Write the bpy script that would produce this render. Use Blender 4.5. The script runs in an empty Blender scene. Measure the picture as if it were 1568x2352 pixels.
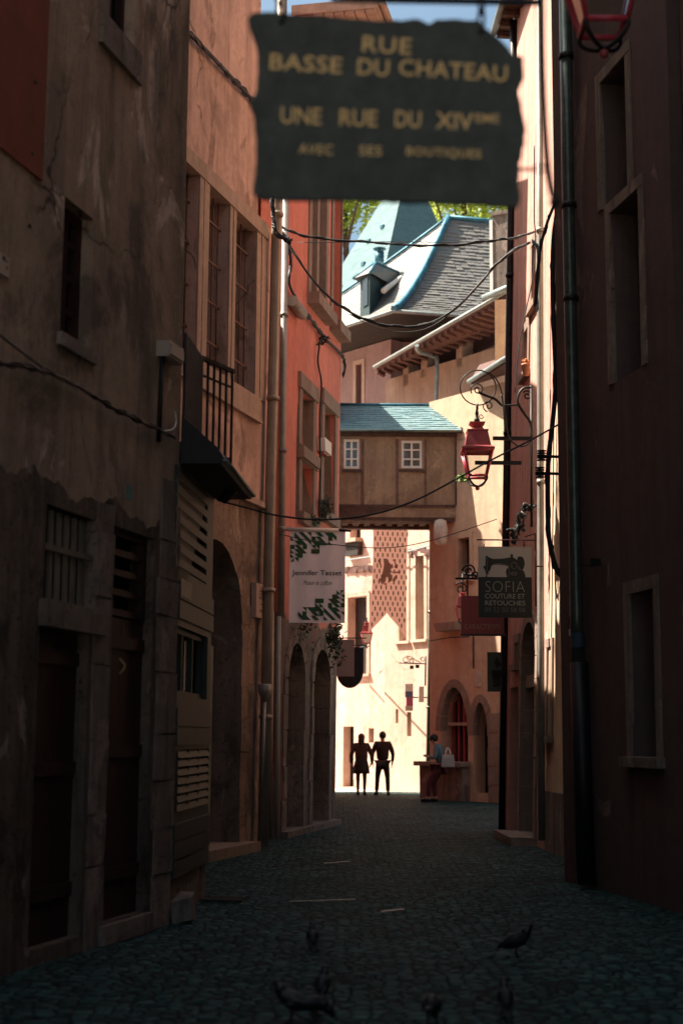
import bpy, bmesh, math, random
from mathutils import Vector, Matrix, noise
from mathutils.geometry import tessellate_polygon
random.seed(7)
R = math.radians
SC = bpy.context.scene
# ------------------------------------------------------------------ camera
FPX = 3400.0                      # focal length, in units where the picture is 1568 x 2351
CW, CH = 1568.0, 2351.0
CAMZ = 1.6
CAMM = Matrix.Rotation(R(90) + math.atan(515.0 / FPX), 4, 'X') @ Matrix.Rotation(R(0.4), 4, 'Z')
cam_d = bpy.data.cameras.new('camera')
cam = bpy.data.objects.new('camera', cam_d)
SC.collection.objects.link(cam)
cam.matrix_world = Matrix.Translation((0, 0, CAMZ)) @ CAMM
cam_d.sensor_fit = 'VERTICAL'
cam_d.sensor_height = 36.0
cam_d.lens = FPX / CH * 36.0
cam_d.clip_start = 0.1
cam_d.clip_end = 3000
cam_d.dof.use_dof = True
cam_d.dof.focus_distance = 22.0
cam_d.dof.aperture_fstop = 1.5
SC.camera = cam
# ------------------------------------------------------------------ sky and sun
SUN = Vector((-0.565, 0.12, 0.816)).normalized()     # direction towards the sun
W = bpy.data.worlds.new('World')
SC.world = W
W.use_nodes = True
nt = W.node_tree
bg = nt.nodes['Background']
sk = nt.nodes.new('ShaderNodeTexSky')
sk.sky_type = 'NISHITA'
sk.sun_disc = False
sk.air_density = 1.0; sk.dust_density = 5.0; sk.ozone_density = 1.5
sk.sun_elevation = math.asin(SUN.z)
sk.sun_rotation = math.atan2(SUN.x, SUN.y)
nt.links.new(sk.outputs[0], bg.inputs[0])
tint = nt.nodes.new('ShaderNodeMix'); tint.data_type = 'RGBA'; tint.blend_type = 'MULTIPLY'; tint.inputs['Factor'].default_value = 1.0
tint.inputs[7].default_value = (0.92, 1.06, 1.0, 1)      # a clear, slightly cyan sky
nt.links.new(sk.outputs[0], tint.inputs[6]); nt.links.new(tint.outputs[2], bg.inputs[0])
bg.inputs[1].default_value = 0.055
sd = bpy.data.lights.new('sun', 'SUN')
sd.energy = 5.0
sd.angle = R(0.5)
sd.color = (1.0, 0.9, 0.78)
so = bpy.data.objects.new('sun', sd)
SC.collection.objects.link(so)
so.rotation_euler = SUN.to_track_quat('Z', 'Y').to_euler()
so.location = (0, 0, 60)
SC.view_settings.view_transform = 'Standard'
SC.view_settings.look = 'None'
SC.view_settings.gamma = 1.0
SC.view_settings.exposure = 1.85
SC.cycles.max_bounces = 10
SC.cycles.diffuse_bounces = 6
SC.cycles.use_denoising = True
try:
    SC.cycles.denoiser = 'OPENIMAGEDENOISE'
except Exception:
    pass
# ------------------------------------------------------------------ pixel helpers
def ray(px, py):
    return (CAMM.to_3x3() @ Vector(((px - CW / 2) / FPX, -(py - CH / 2) / FPX, -1.0)))
def at(px, py, Y):
    d = ray(px, py)
    return Vector((0, 0, CAMZ)) + d * (Y / d.y)
def ground(px, py, z=0.0):
    d = ray(px, py)
    return Vector((0, 0, CAMZ)) + d * ((z - CAMZ) / d.z)
class Frame:
    """A flat face standing in the place: u along it, v upwards, n out towards the street."""
    def __init__(s, P0, P1, z0=0.0, lean=(0, 0), flip=False):
        s.O = Vector((P0[0], P0[1], z0))
        d = Vector((P1[0] - P0[0], P1[1] - P0[1], 0))
        s.L = d.length
        s.U = d.normalized()
        s.V = Vector((lean[0], lean[1], 1.0))
        s.N = s.U.cross(s.V).normalized()
        if flip: s.N = -s.N
    def w(s, u, v, n=0.0):
        return s.O + s.U * u + s.V * v + s.N * n
    def uv(s, px, py, n=0.0):
        d = ray(px, py); C = Vector((0, 0, CAMZ))
        t = (s.O + s.N * n - C).dot(s.N) / d.dot(s.N)
        p = C + d * t - s.O - s.N * n
        v = p.z / s.V.z
        return ((p - s.V * v).dot(s.U), v)
    def rect(s, x0, y0, x1, y1, n=0.0):
        """u0,u1,v0,v1 of the rectangle whose top-left / bottom-right pixels are given"""
        a = s.uv(x0, y0, n); b = s.uv(x1, y1, n)
        return (min(a[0], b[0]), max(a[0], b[0]), min(a[1], b[1]), max(a[1], b[1]))
WORLD = Frame((0, 0), (1, 0))
# ------------------------------------------------------------------ mesh builder
class MB:
    def __init__(s):
        s.v = []; s.f = []; s.sm = []
    def add(s, vs, fs, smooth=False):
        o = len(s.v)
        s.v += [Vector(p) for p in vs]
        for f in fs:
            s.f.append(tuple(o + i for i in f)); s.sm.append(smooth)
        return s
    def box(s, F, u0, u1, v0, v1, n0, n1, jit=0.0):
        c = []
        for n in (n0, n1):
            for (u, v) in ((u0, v0), (u1, v0), (u1, v1), (u0, v1)):
                j = lambda: random.uniform(-jit, jit) if jit else 0
                c.append(F.w(u + j(), v + j(), n + j()))
        return s.add(c, [(0, 3, 2, 1), (4, 5, 6, 7), (0, 1, 5, 4), (1, 2, 6, 5), (2, 3, 7, 6), (3, 0, 4, 7)])
    def prism(s, F, poly, n0, n1, holes=()):
        """polygon in uv (with holes) given thickness from n0 (back) to n1 (front)"""
        loops = [list(poly)] + [list(h) for h in holes]
        flat = [p for l in loops for p in l]
        tri = tessellate_polygon([[Vector((p[0], p[1], 0)) for p in l] for l in loops])
        k = len(flat)
        vs = [F.w(p[0], p[1], n1) for p in flat] + [F.w(p[0], p[1], n0) for p in flat]
        fs = [tuple(t) for t in tri] + [tuple(k + i for i in reversed(t)) for t in tri]
        o = 0
        for l in loops:
            m = len(l)
            for i in range(m):
                a, b = o + i, o + (i + 1) % m
                fs.append((a, b, k + b, k + a))
            o += m
        return s.add(vs, fs)
    def tube(s, pts, r, sides=8, cap=True, smooth=True, closed=False):
        pts = [Vector(p) for p in pts]
        n = len(pts)
        rr = r if isinstance(r, (list, tuple)) else [r] * n
        vs = []; fs = []
        prev = None
        for i, p in enumerate(pts):
            if closed:
                t = pts[(i + 1) % n] - pts[i - 1]
            else:
                t = pts[min(i + 1, n - 1)] - pts[max(i - 1, 0)]
            t = t.normalized() if t.length > 1e-9 else Vector((0, 0, 1))
            if prev is None:
                a = t.orthogonal().normalized()
            else:
                a = prev - t * prev.dot(t)
                a = a.normalized() if a.length > 1e-6 else t.orthogonal().normalized()
            prev = a
            b = t.cross(a)
            for k in range(sides):
                an = 2 * math.pi * k / sides
                vs.append(p + (a * math.cos(an) + b * math.sin(an)) * rr[i])
        m = n if closed else n - 1
        for i in range(m):
            for k in range(sides):
                i2 = (i + 1) % n
                fs.append((i * sides + k, i * sides + (k + 1) % sides, i2 * sides + (k + 1) % sides, i2 * sides + k))
        s.add(vs, fs, smooth)
        if cap and not closed:
            o = len(s.v) - len(vs)
            s.f.append(tuple(o + k for k in range(sides))[::-1]); s.sm.append(False)
            s.f.append(tuple(o + (n - 1) * sides + k for k in range(sides))); s.sm.append(False)
        return s
    def lathe(s, c, prof, seg=24, smooth=True, rot=0.0, sq=False, ax=None):
        """prof: list of (r, z) about the vertical axis through c; sq = square section"""
        c = Vector(c)
        if sq: seg = 4; smooth = False
        vs = []; fs = []
        for (r, z) in prof:
            rr = r * (math.sqrt(2) if sq else 1)
            for k in range(seg):
                an = rot + 2 * math.pi * (k + (0.5 if sq else 0)) / seg
                p = Vector((rr * math.cos(an), rr * math.sin(an), z))
                if ax is not None: p = ax @ p
                vs.append(c + p)
        n = len(prof)
        for i in range(n - 1):
            for k in range(seg):
                fs.append((i * seg + k, i * seg + (k + 1) % seg, (i + 1) * seg + (k + 1) % seg, (i + 1) * seg + k))
        fs.append(tuple(range(seg))[::-1]); fs.append(tuple((n - 1) * seg + k for k in range(seg)))
        s.add(vs, fs, smooth)
        return s
    def ball(s, c, r, seg=12, rings=8, sc=(1, 1, 1), rotz=0.0, tilt=None):
        c = Vector(c); vs = []; fs = []
        M = Matrix.Rotation(rotz, 3, 'Z')
        if tilt is not None: M = M @ tilt
        for i in range(rings + 1):
            th = math.pi * i / rings
            for k in range(seg):
                ph = 2 * math.pi * k / seg
                p = Vector((math.sin(th) * math.cos(ph) * sc[0], math.sin(th) * math.sin(ph) * sc[1], math.cos(th) * sc[2])) * r
                vs.append(c + M @ p)
        for i in range(rings):
            for k in range(seg):
                fs.append((i * seg + k, (i + 1) * seg + k, (i + 1) * seg + (k + 1) % seg, i * seg + (k + 1) % seg))
        return s.add(vs, fs, True)
    def quad(s, a, b, c, d):
        return s.add([a, b, c, d], [(0, 1, 2, 3)])
    def build(s, name, mat, parent=None, label=None):
        o0 = parent_loc(parent) if parent else (sum(s.v, Vector()) / max(1, len(s.v)))
        if not parent:
            zmin = min(p.z for p in s.v); o0 = Vector((o0.x, o0.y, zmin))
        me = bpy.data.meshes.new(name)
        me.from_pydata([p - o0 for p in s.v], [], s.f)
        for p, sm in zip(me.polygons, s.sm): p.use_smooth = sm
        me.validate()
        bm = bmesh.new(); bm.from_mesh(me)
        bmesh.ops.remove_doubles(bm, verts=bm.verts, dist=1e-5)
        bmesh.ops.recalc_face_normals(bm, faces=bm.faces)
        bm.to_mesh(me); bm.free()
        me.materials.append(mat)
        return link(name, me, parent, o0, label)
def parent_loc(o):
    l = Vector((0, 0, 0))
    while o is not None:
        l += o.location; o = o.parent
    return l
def link(name, me, parent, o0, label=None):
    ob = bpy.data.objects.new(name, me)
    SC.collection.objects.link(ob)
    if parent: ob.parent = parent
    else: ob.location = o0
    if label: ob['label'] = label
    return ob
def thing(name, label, cat, loc, group=None):
    o = bpy.data.objects.new(name, None)
    o.empty_display_size = 0.2
    SC.collection.objects.link(o)
    o.location = loc
    return tag(o, label, cat, group)
def tag(o, label, cat, group=None):
    o['label'] = label; o['category'] = cat
    if group: o['group'] = group
    return o
def struct(o, kind='structure'):
    o['kind'] = kind; return o
def arch(uc, r, v0, vs, rise, seg=14, flat=0.0):
    """arched opening: centre uc, half width r, sill v0, springing vs, rise above it"""
    p = [(uc - r, v0), (uc + r, v0)]
    for i in range(seg + 1):
        a = math.pi * i / seg
        p.append((uc + r * math.cos(a), vs + rise * math.sin(a)))
    return p
def rectp(u0, u1, v0, v1):
    return [(u0, v0), (u1, v0), (u1, v1), (u0, v1)]
def sag(a, b, drop, n=14):
    a = Vector(a); b = Vector(b)
    return [a.lerp(b, i / n) - Vector((0, 0, drop * 4 * (i / n) * (1 - i / n))) for i in range(n + 1)]
def smoothpath(pts, sub=6):
    pts = [Vector(p) for p in pts]; out = []
    n = len(pts)
    for i in range(n - 1):
        p0 = pts[max(i - 1, 0)]; p1 = pts[i]; p2 = pts[i + 1]; p3 = pts[min(i + 2, n - 1)]
        for k in range(sub):
            t = k / sub
            out.append(0.5 * ((2 * p1) + (p2 - p0) * t + (2 * p0 - 5 * p1 + 4 * p2 - p3) * t * t + (3 * p1 - p0 - 3 * p2 + p3) * t ** 3))
    out.append(pts[-1])
    return out
def spiral(F, uc, vc, r0, r1, a0, turns, n=None, nn=0.0, ccw=True):
    n = n or int(18 * abs(turns)) + 4
    o = []
    for i in range(n + 1):
        t = i / n
        a = a0 + (1 if ccw else -1) * 2 * math.pi * turns * t
        r = r0 + (r1 - r0) * t
        o.append(F.w(uc + r * math.cos(a), vc + r * math.sin(a), nn))
    return o
def text_mesh(body, F, uc, vc, width, height, n, mat, parent, ext=0.001, shear=0.0, spacing=1.0, off=0.0, name='lettering', align=None):
    cu = bpy.data.curves.new('t', 'FONT')
    cu.body = body; cu.shear = shear; cu.space_character = spacing; cu.offset = off
    cu.resolution_u = 3
    tmp = bpy.data.objects.new('t', cu)
    SC.collection.objects.link(tmp)
    dg = bpy.context.evaluated_depsgraph_get()
    me = bpy.data.meshes.new_from_object(tmp.evaluated_get(dg))
    bpy.data.objects.remove(tmp); bpy.data.curves.remove(cu)
    xs = [v.co.x for v in me.vertices]; ys = [v.co.y for v in me.vertices]
    x0, x1, y0, y1 = min(xs), max(xs), min(ys), max(ys)
    mb = MB()
    pts = [(uc + (v.co.x - (x0 + x1) / 2) / (x1 - x0) * width, vc + (v.co.y - (y0 + y1) / 2) / (y1 - y0) * height) for v in me.vertices]
    mb.add([F.w(p[0], p[1], n) for p in pts], [tuple(p.vertices) for p in me.polygons])
    bpy.data.meshes.remove(me)
    return mb.build(name, mat, parent)
# ------------------------------------------------------------------ materials
def newmat(name):
    m = bpy.data.materials.new(name); m.use_nodes = True
    t = m.node_tree; b = t.nodes['Principled BSDF']
    return m, t, b
def nnoise(t, scale, detail=6, rough=0.6, vec=None, dist=0.0):
    n = t.nodes.new('ShaderNodeTexNoise')
    n.inputs['Scale'].default_value = scale; n.inputs['Detail'].default_value = detail
    n.inputs['Roughness'].default_value = rough; n.inputs['Distortion'].default_value = dist
    if vec is not None: t.links.new(vec, n.inputs['Vector'])
    return n.outputs['Fac']
def nramp(t, fac, p0, p1, c0=(0, 0, 0, 1), c1=(1, 1, 1, 1)):
    r = t.nodes.new('ShaderNodeValToRGB')
    r.color_ramp.elements[0].position = p0; r.color_ramp.elements[1].position = p1
    r.color_ramp.elements[0].color = c0; r.color_ramp.elements[1].color = c1
    t.links.new(fac, r.inputs[0])
    return r.outputs[0]
def nmix(t, fac, a, b, mode='MIX'):
    m = t.nodes.new('ShaderNodeMix'); m.data_type = 'RGBA'; m.blend_type = mode
    def put(sock, val):
        if isinstance(val, (tuple, list)): sock.default_value = (val[0], val[1], val[2], 1)
        elif isinstance(val, (int, float)): sock.default_value = val
        else: t.links.new(val, sock)
    put(m.inputs['Factor'], fac); put(m.inputs[6], a); put(m.inputs[7], b)
    return m.outputs[2]
def ncoord(t, scale=(1, 1, 1), rot=(0, 0, 0)):
    c = t.nodes.new('ShaderNodeTexCoord'); m = t.nodes.new('ShaderNodeMapping')
    m.inputs['Scale'].default_value = scale; m.inputs['Rotation'].default_value = rot
    t.links.new(c.outputs['Object'], m.inputs['Vector'])
    return m.outputs[0]
def nmath(t, op, a, b):
    m = t.nodes.new('ShaderNodeMath'); m.operation = op
    for i, x in enumerate((a, b)):
        if isinstance(x, (int, float)): m.inputs[i].default_value = x
        else: t.links.new(x, m.inputs[i])
    return m.outputs[0]
def nbump(t, b, h, strength=0.4, dist=0.02):
    n = t.nodes.new('ShaderNodeBump'); n.inputs['Strength'].default_value = strength
    n.inputs['Distance'].default_value = dist
    t.links.new(h, n.inputs['Height']); t.links.new(n.outputs[0], b.inputs['Normal'])
def plain(name, c, rough=0.6, metal=0.0, var=0.25, scale=6.0, spec=0.4):
    m, t, b = newmat(name)
    f = nramp(t, nnoise(t, scale, 6, 0.65, ncoord(t)), 0.3, 0.7)
    d = tuple(x * (1 - var) for x in c); e = tuple(min(1, x * (1 + var * 0.6)) for x in c)
    t.links.new(nmix(t, f, d, e), b.inputs['Base Color'])
    b.inputs['Roughness'].default_value = rough; b.inputs['Metallic'].default_value = metal
    b.inputs['Specular IOR Level'].default_value = spec
    nbump(t, b, nnoise(t, scale * 6, 4, 0.6, ncoord(t)), 0.15, 0.005)
    return m
def stucco(name, cA, cB, stain, streak=0.5, peel=None, peel_at=0.6, scale=1.0, bump=0.5, crack=0.0, rough=0.9, pits=0.0, grime=0.0):
    m, t, b = newmat(name)
    vec = ncoord(t)
    big = nramp(t, nnoise(t, 0.7 * scale, 8, 0.65, vec, 0.6), 0.32, 0.68)
    col = nmix(t, big, cA, cB)
    sv = ncoord(t, (2.6 * scale, 2.6 * scale, 0.22 * scale))
    st = nramp(t, nnoise(t, 1.3, 8, 0.7, sv, 0.3), 0.46, 0.72)
    st = nmath(t, 'MULTIPLY', st, streak)
    col = nmix(t, st, col, stain)
    mid = nramp(t, nnoise(t, 5.5 * scale, 8, 0.72, vec), 0.35, 0.75)
    col = nmix(t, nmath(t, 'MULTIPLY', mid, 0.35), col, tuple(x * 0.55 for x in stain))
    hgt = nnoise(t, 22 * scale, 8, 0.7, vec)
    if peel is not None:
        pv = ncoord(t, (1, 1, 0.6))
        pk = nramp(t, nnoise(t, 1.15 * scale, 9, 0.62, pv, 0.8), peel_at, peel_at + 0.035)
        pc = nmix(t, nramp(t, nnoise(t, 9 * scale, 6, 0.7, vec), 0.35, 0.7), tuple(x * 0.6 for x in peel), peel)
        col = nmix(t, pk, col, pc)
        hgt = nmath(t, 'SUBTRACT', nmath(t, 'MULTIPLY', hgt, 0.5), nmath(t, 'MULTIPLY', pk, 0.5))
    if pits:
        pp = nramp(t, nnoise(t, 14 * scale, 5, 0.75, vec), 0.6, 0.68)
        col = nmix(t, nmath(t, 'MULTIPLY', pp, pits), col, tuple(x * 0.35 for x in stain))
        hgt = nmath(t, 'SUBTRACT', hgt, pp)
    if crack:
        vo = t.nodes.new('ShaderNodeTexVoronoi'); vo.feature = 'DISTANCE_TO_EDGE'
        vo.inputs['Scale'].default_value = 0.9 * scale
        wob = t.nodes.new('ShaderNodeTexNoise'); wob.inputs['Scale'].default_value = 2.5; wob.inputs['Detail'].default_value = 6
        t.links.new(vec, wob.inputs['Vector'])
        mx = nmix(t, 0.35, vec, wob.outputs['Color'])
        t.links.new(mx, vo.inputs['Vector'])
        ck = nramp(t, vo.outputs['Distance'], 0.0, 0.012, (1, 1, 1, 1), (0, 0, 0, 1))
        mask = nramp(t, nnoise(t, 0.6, 3, 0.5, vec), 0.5, 0.6)
        ck = nmath(t, 'MULTIPLY', nmath(t, 'MULTIPLY', ck, mask), crack)
        col = nmix(t, ck, col, tuple(x * 0.25 for x in stain))
    if grime:
        gv = ncoord(t, (1.0, 1.0, 0.8), (0.3, 0.2, 1.0))
        gk = nramp(t, nnoise(t, 0.85 * scale, 9, 0.68, gv, 0.5), 0.52, 0.60)
        col = nmix(t, nmath(t, 'MULTIPLY', gk, grime), col, tuple(x * 0.8 for x in stain))
        sp = nramp(t, nnoise(t, 26 * scale, 6, 0.75, gv), 0.56, 0.66)
        col = nmix(t, nmath(t, 'MULTIPLY', sp, grime * 0.5), col, tuple(x * 0.5 for x in stain))
    t.links.new(col, b.inputs['Base Color'])
    b.inputs['Roughness'].default_value = rough
    b.inputs['Specular IOR Level'].default_value = 0.15
    nbump(t, b, hgt, bump, 0.02)
    return m
def metal(name, c, rough=0.45, met=0.6):
    return plain(name, c, rough, met, 0.4, 9.0, 0.5)
def glass(name, c=(0.02, 0.025, 0.03), rough=0.06):
    m, t, b = newmat(name)
    b.inputs['Base Color'].default_value = (*c, 1); b.inputs['Roughness'].default_value = rough
    b.inputs['Specular IOR Level'].default_value = 0.9
    nbump(t, b, nnoise(t, 3.0, 2, 0.5, ncoord(t)), 0.06, 0.02)
    return m
# ------------------------------------------------------------------ the materials of the place
M = {}
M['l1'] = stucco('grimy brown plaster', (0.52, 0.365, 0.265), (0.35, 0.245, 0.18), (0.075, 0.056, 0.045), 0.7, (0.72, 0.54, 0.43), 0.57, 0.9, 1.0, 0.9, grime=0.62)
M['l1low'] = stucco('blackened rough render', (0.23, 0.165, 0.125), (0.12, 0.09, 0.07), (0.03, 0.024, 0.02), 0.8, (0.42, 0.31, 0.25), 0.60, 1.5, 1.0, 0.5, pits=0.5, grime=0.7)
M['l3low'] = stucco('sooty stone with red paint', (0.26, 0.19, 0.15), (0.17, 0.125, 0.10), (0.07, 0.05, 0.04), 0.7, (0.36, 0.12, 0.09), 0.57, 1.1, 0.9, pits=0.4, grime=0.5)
M['l1red'] = stucco('faded red plaster', (0.30, 0.085, 0.05), (0.24, 0.07, 0.045), (0.13, 0.05, 0.035), 0.4, None, scale=0.8, bump=0.3)
M['l2'] = stucco('salmon plaster', (0.76, 0.50, 0.40), (0.64, 0.41, 0.325), (0.32, 0.21, 0.17), 0.85, (0.50, 0.32, 0.245), 0.57, 0.8, 0.8, 0.9, grime=0.5)
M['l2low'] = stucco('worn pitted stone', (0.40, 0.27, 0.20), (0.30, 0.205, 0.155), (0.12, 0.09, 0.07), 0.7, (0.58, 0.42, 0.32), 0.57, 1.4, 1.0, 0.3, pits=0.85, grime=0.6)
M['l3'] = stucco('red limewash', (0.72, 0.25, 0.18), (0.58, 0.20, 0.145), (0.36, 0.15, 0.12), 0.6, None, scale=0.8, bump=0.35)
M['stone'] = stucco('grey brown dressed stone', (0.34, 0.25, 0.195), (0.25, 0.19, 0.15), (0.14, 0.10, 0.08), 0.5, None, scale=1.6, bump=0.5, pits=0.35)
M['stonepale'] = stucco('pale dressed stone', (0.55, 0.40, 0.31), (0.46, 0.33, 0.26), (0.27, 0.19, 0.15), 0.5, None, scale=1.6, bump=0.4, pits=0.25)
M['stonedark'] = stucco('dirty stone blocks', (0.30, 0.23, 0.185), (0.19, 0.145, 0.12), (0.07, 0.055, 0.045), 0.85, (0.36, 0.27, 0.22), 0.56, 1.5, 1.0, pits=0.6)
M['d'] = stucco('dull red plaster', (0.60, 0.34, 0.27), (0.50, 0.27, 0.215), (0.20, 0.11, 0.085), 0.6, None, scale=0.9, bump=0.35)
M['dpale'] = stucco('pale ochre plaster', (0.66, 0.47, 0.33), (0.58, 0.41, 0.29), (0.36, 0.24, 0.17), 0.35, None, scale=0.9, bump=0.3)
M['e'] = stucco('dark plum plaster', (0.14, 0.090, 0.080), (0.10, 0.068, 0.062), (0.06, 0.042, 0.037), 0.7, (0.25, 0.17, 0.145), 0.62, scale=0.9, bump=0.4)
M['cream'] = stucco('cream plaster', (0.60, 0.45, 0.355), (0.50, 0.36, 0.285), (0.40, 0.25, 0.18), 0.7, (0.50, 0.33, 0.24), 0.6, scale=0.8, bump=0.5, crack=0.8, grime=0.25)
M['c'] = stucco('tan plaster', (0.60, 0.42, 0.285), (0.50, 0.35, 0.24), (0.33, 0.21, 0.15), 0.5, None, scale=0.8, bump=0.35, crack=0.5)
M['pink'] = stucco('pink plaster', (0.74, 0.52, 0.42), (0.62, 0.42, 0.335), (0.36, 0.21, 0.165), 0.75, (0.68, 0.52, 0.42), 0.6, scale=0.8, bump=0.5, crack=0.8, grime=0.35)
M['bridge'] = stucco('brown roughcast', (0.40, 0.28, 0.18), (0.29, 0.195, 0.13), (0.15, 0.095, 0.065), 0.6, (0.46, 0.33, 0.22), 0.6, scale=1.6, bump=1.0, grime=0.4)
M['mauve'] = stucco('shade darkened mauve plaster', (0.36, 0.235, 0.215), (0.29, 0.19, 0.175), (0.17, 0.12, 0.11), 0.5, None, scale=0.8, bump=0.3)  # greyish upper wall, its colour darkened to carry the eave shade
M['shadetan'] = stucco('shade darkened tan plaster', (0.40, 0.285, 0.215), (0.32, 0.22, 0.165), (0.18, 0.12, 0.09), 0.6, None, scale=0.8, bump=0.3)  # upper wall of the cream house, eave shade put into its colour
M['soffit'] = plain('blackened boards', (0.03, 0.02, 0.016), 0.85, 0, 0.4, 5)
M['faint'] = plain('faded timber', (0.15, 0.085, 0.06), 0.85, 0, 0.5, 9)
M['timber'] = plain('dark timber', (0.085, 0.045, 0.032), 0.8, 0, 0.5, 8)
M['rafter'] = plain('red brown boards', (0.10, 0.042, 0.032), 0.8, 0, 0.45, 5)
M['doorred'] = plain('dark red paint', (0.034, 0.010, 0.009), 0.55, 0, 0.5, 6)
M['dark'] = plain('dark interior', (0.012, 0.010, 0.009), 0.9, 0, 0.3, 3, 0.1)
M['shutter'] = plain('dark brown shutter', (0.03, 0.020, 0.016), 0.7, 0, 0.4, 6)
M['green'] = plain('grey green paint', (0.024, 0.036, 0.028), 0.55, 0, 0.4, 5)
M['doorgreen'] = plain('pale green paint', (0.14, 0.15, 0.085), 0.5, 0, 0.2, 4)
M['iron'] = metal('black iron', (0.018, 0.016, 0.016), 0.5, 0.5)
M['rust'] = metal('rusty iron', (0.16, 0.085, 0.06), 0.7, 0.3)
M['cable'] = plain('black cable', (0.014, 0.013, 0.014), 0.55, 0, 0.3, 12)
M['cablegrey'] = plain('grey cable', (0.30, 0.36, 0.38), 0.5, 0, 0.3, 12)
M['pipe'] = plain('grey beige zinc pipe', (0.36, 0.28, 0.22), 0.45, 0.35, 0.2, 3)
M['pipegrey'] = plain('grey zinc pipe', (0.28, 0.255, 0.225), 0.45, 0.35, 0.3, 3)
M['pipedark'] = metal('dark glossy pipe', (0.085, 0.098, 0.08), 0.28, 0.45)
M['zinc'] = plain('weathered zinc', (0.20, 0.23, 0.22), 0.5, 0.3, 0.3, 4)
M['zincblue'] = plain('blue zinc flashing', (0.035, 0.15, 0.205), 0.55, 0.2, 0.65, 3)
M['white'] = plain('off white paint', (0.72, 0.66, 0.58), 0.5, 0, 0.12, 4)
M['beigebox'] = plain('beige plastic', (0.42, 0.33, 0.27), 0.5, 0, 0.12, 6)
M['paper'] = plain('paper notice', (0.55, 0.45, 0.33), 0.7, 0, 0.12, 6)
M['lamp'] = plain('red lamp paint', (0.30, 0.06, 0.062), 0.4, 0.1, 0.25, 7)
M['lampframe'] = plain('red lamp frame', (0.46, 0.045, 0.075), 0.4, 0.0, 0.15, 7)
M['glassdark'] = glass('dark window glass')
M['leaf'] = plain('dark leaves', (0.035, 0.06, 0.022), 0.6, 0, 0.5, 8)
M['leafpale'] = plain('fresh leaves', (0.16, 0.24, 0.05), 0.6, 0, 0.5, 6)
M['terracotta'] = plain('terracotta', (0.50, 0.22, 0.12), 0.7, 0, 0.2, 5)
def clear_glass():
    m, t, b = newmat('clear lamp glass')
    t.nodes.remove(b)
    o = t.nodes['Material Output']
    tr = t.nodes.new('ShaderNodeBsdfTransparent'); gl = t.nodes.new('ShaderNodeBsdfGlossy'); mx = t.nodes.new('ShaderNodeMixShader')
    tr.inputs[0].default_value = (0.86, 0.88, 0.86, 1)
    gl.inputs[0].default_value = (0.8, 0.8, 0.8, 1); gl.inputs['Roughness'].default_value = 0.12
    lw = t.nodes.new('ShaderNodeFresnel'); lw.inputs[0].default_value = 1.35
    t.links.new(lw.outputs[0], mx.inputs[0])
    t.links.new(tr.outputs[0], mx.inputs[1]); t.links.new(gl.outputs[0], mx.inputs[2])
    t.links.new(mx.outputs[0], o.inputs[0])
    return m
M['clear'] = clear_glass()
def frosted():
    m, t, b = newmat('frosted lamp glass')
    b.inputs['Base Color'].default_value = (0.62, 0.66, 0.62, 1)
    b.inputs['Roughness'].default_value = 0.45
    b.inputs['Transmission Weight'].default_value = 0.55
    return m
M['frost'] = frosted()
def slate(name, cA, cB, rough=0.55):
    m, t, b = newmat(name)
    vec = ncoord(t)
    f = nramp(t, nnoise(t, 2.4, 4, 0.7, vec), 0.3, 0.7)
    wn = nramp(t, nnoise(t, 11, 3, 0.6, vec), 0.35, 0.65)
    col = nmix(t, f, cA, cB)
    col = nmix(t, nmath(t, 'MULTIPLY', wn, 0.45), col, tuple(x * 0.5 for x in cA))
    t.links.new(col, b.inputs['Base Color'])
    b.inputs['Roughness'].default_value = rough
    nbump(t, b, nnoise(t, 30, 4, 0.6, vec), 0.2, 0.01)
    return m
M['slate'] = slate('grey slate', (0.20, 0.19, 0.17), (0.13, 0.13, 0.125))
M['slateblue'] = slate('blue green slate', (0.12, 0.23, 0.245), (0.21, 0.30, 0.31))
M['slatetower'] = slate('tower slate', (0.065, 0.15, 0.165), (0.10, 0.18, 0.19))
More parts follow.
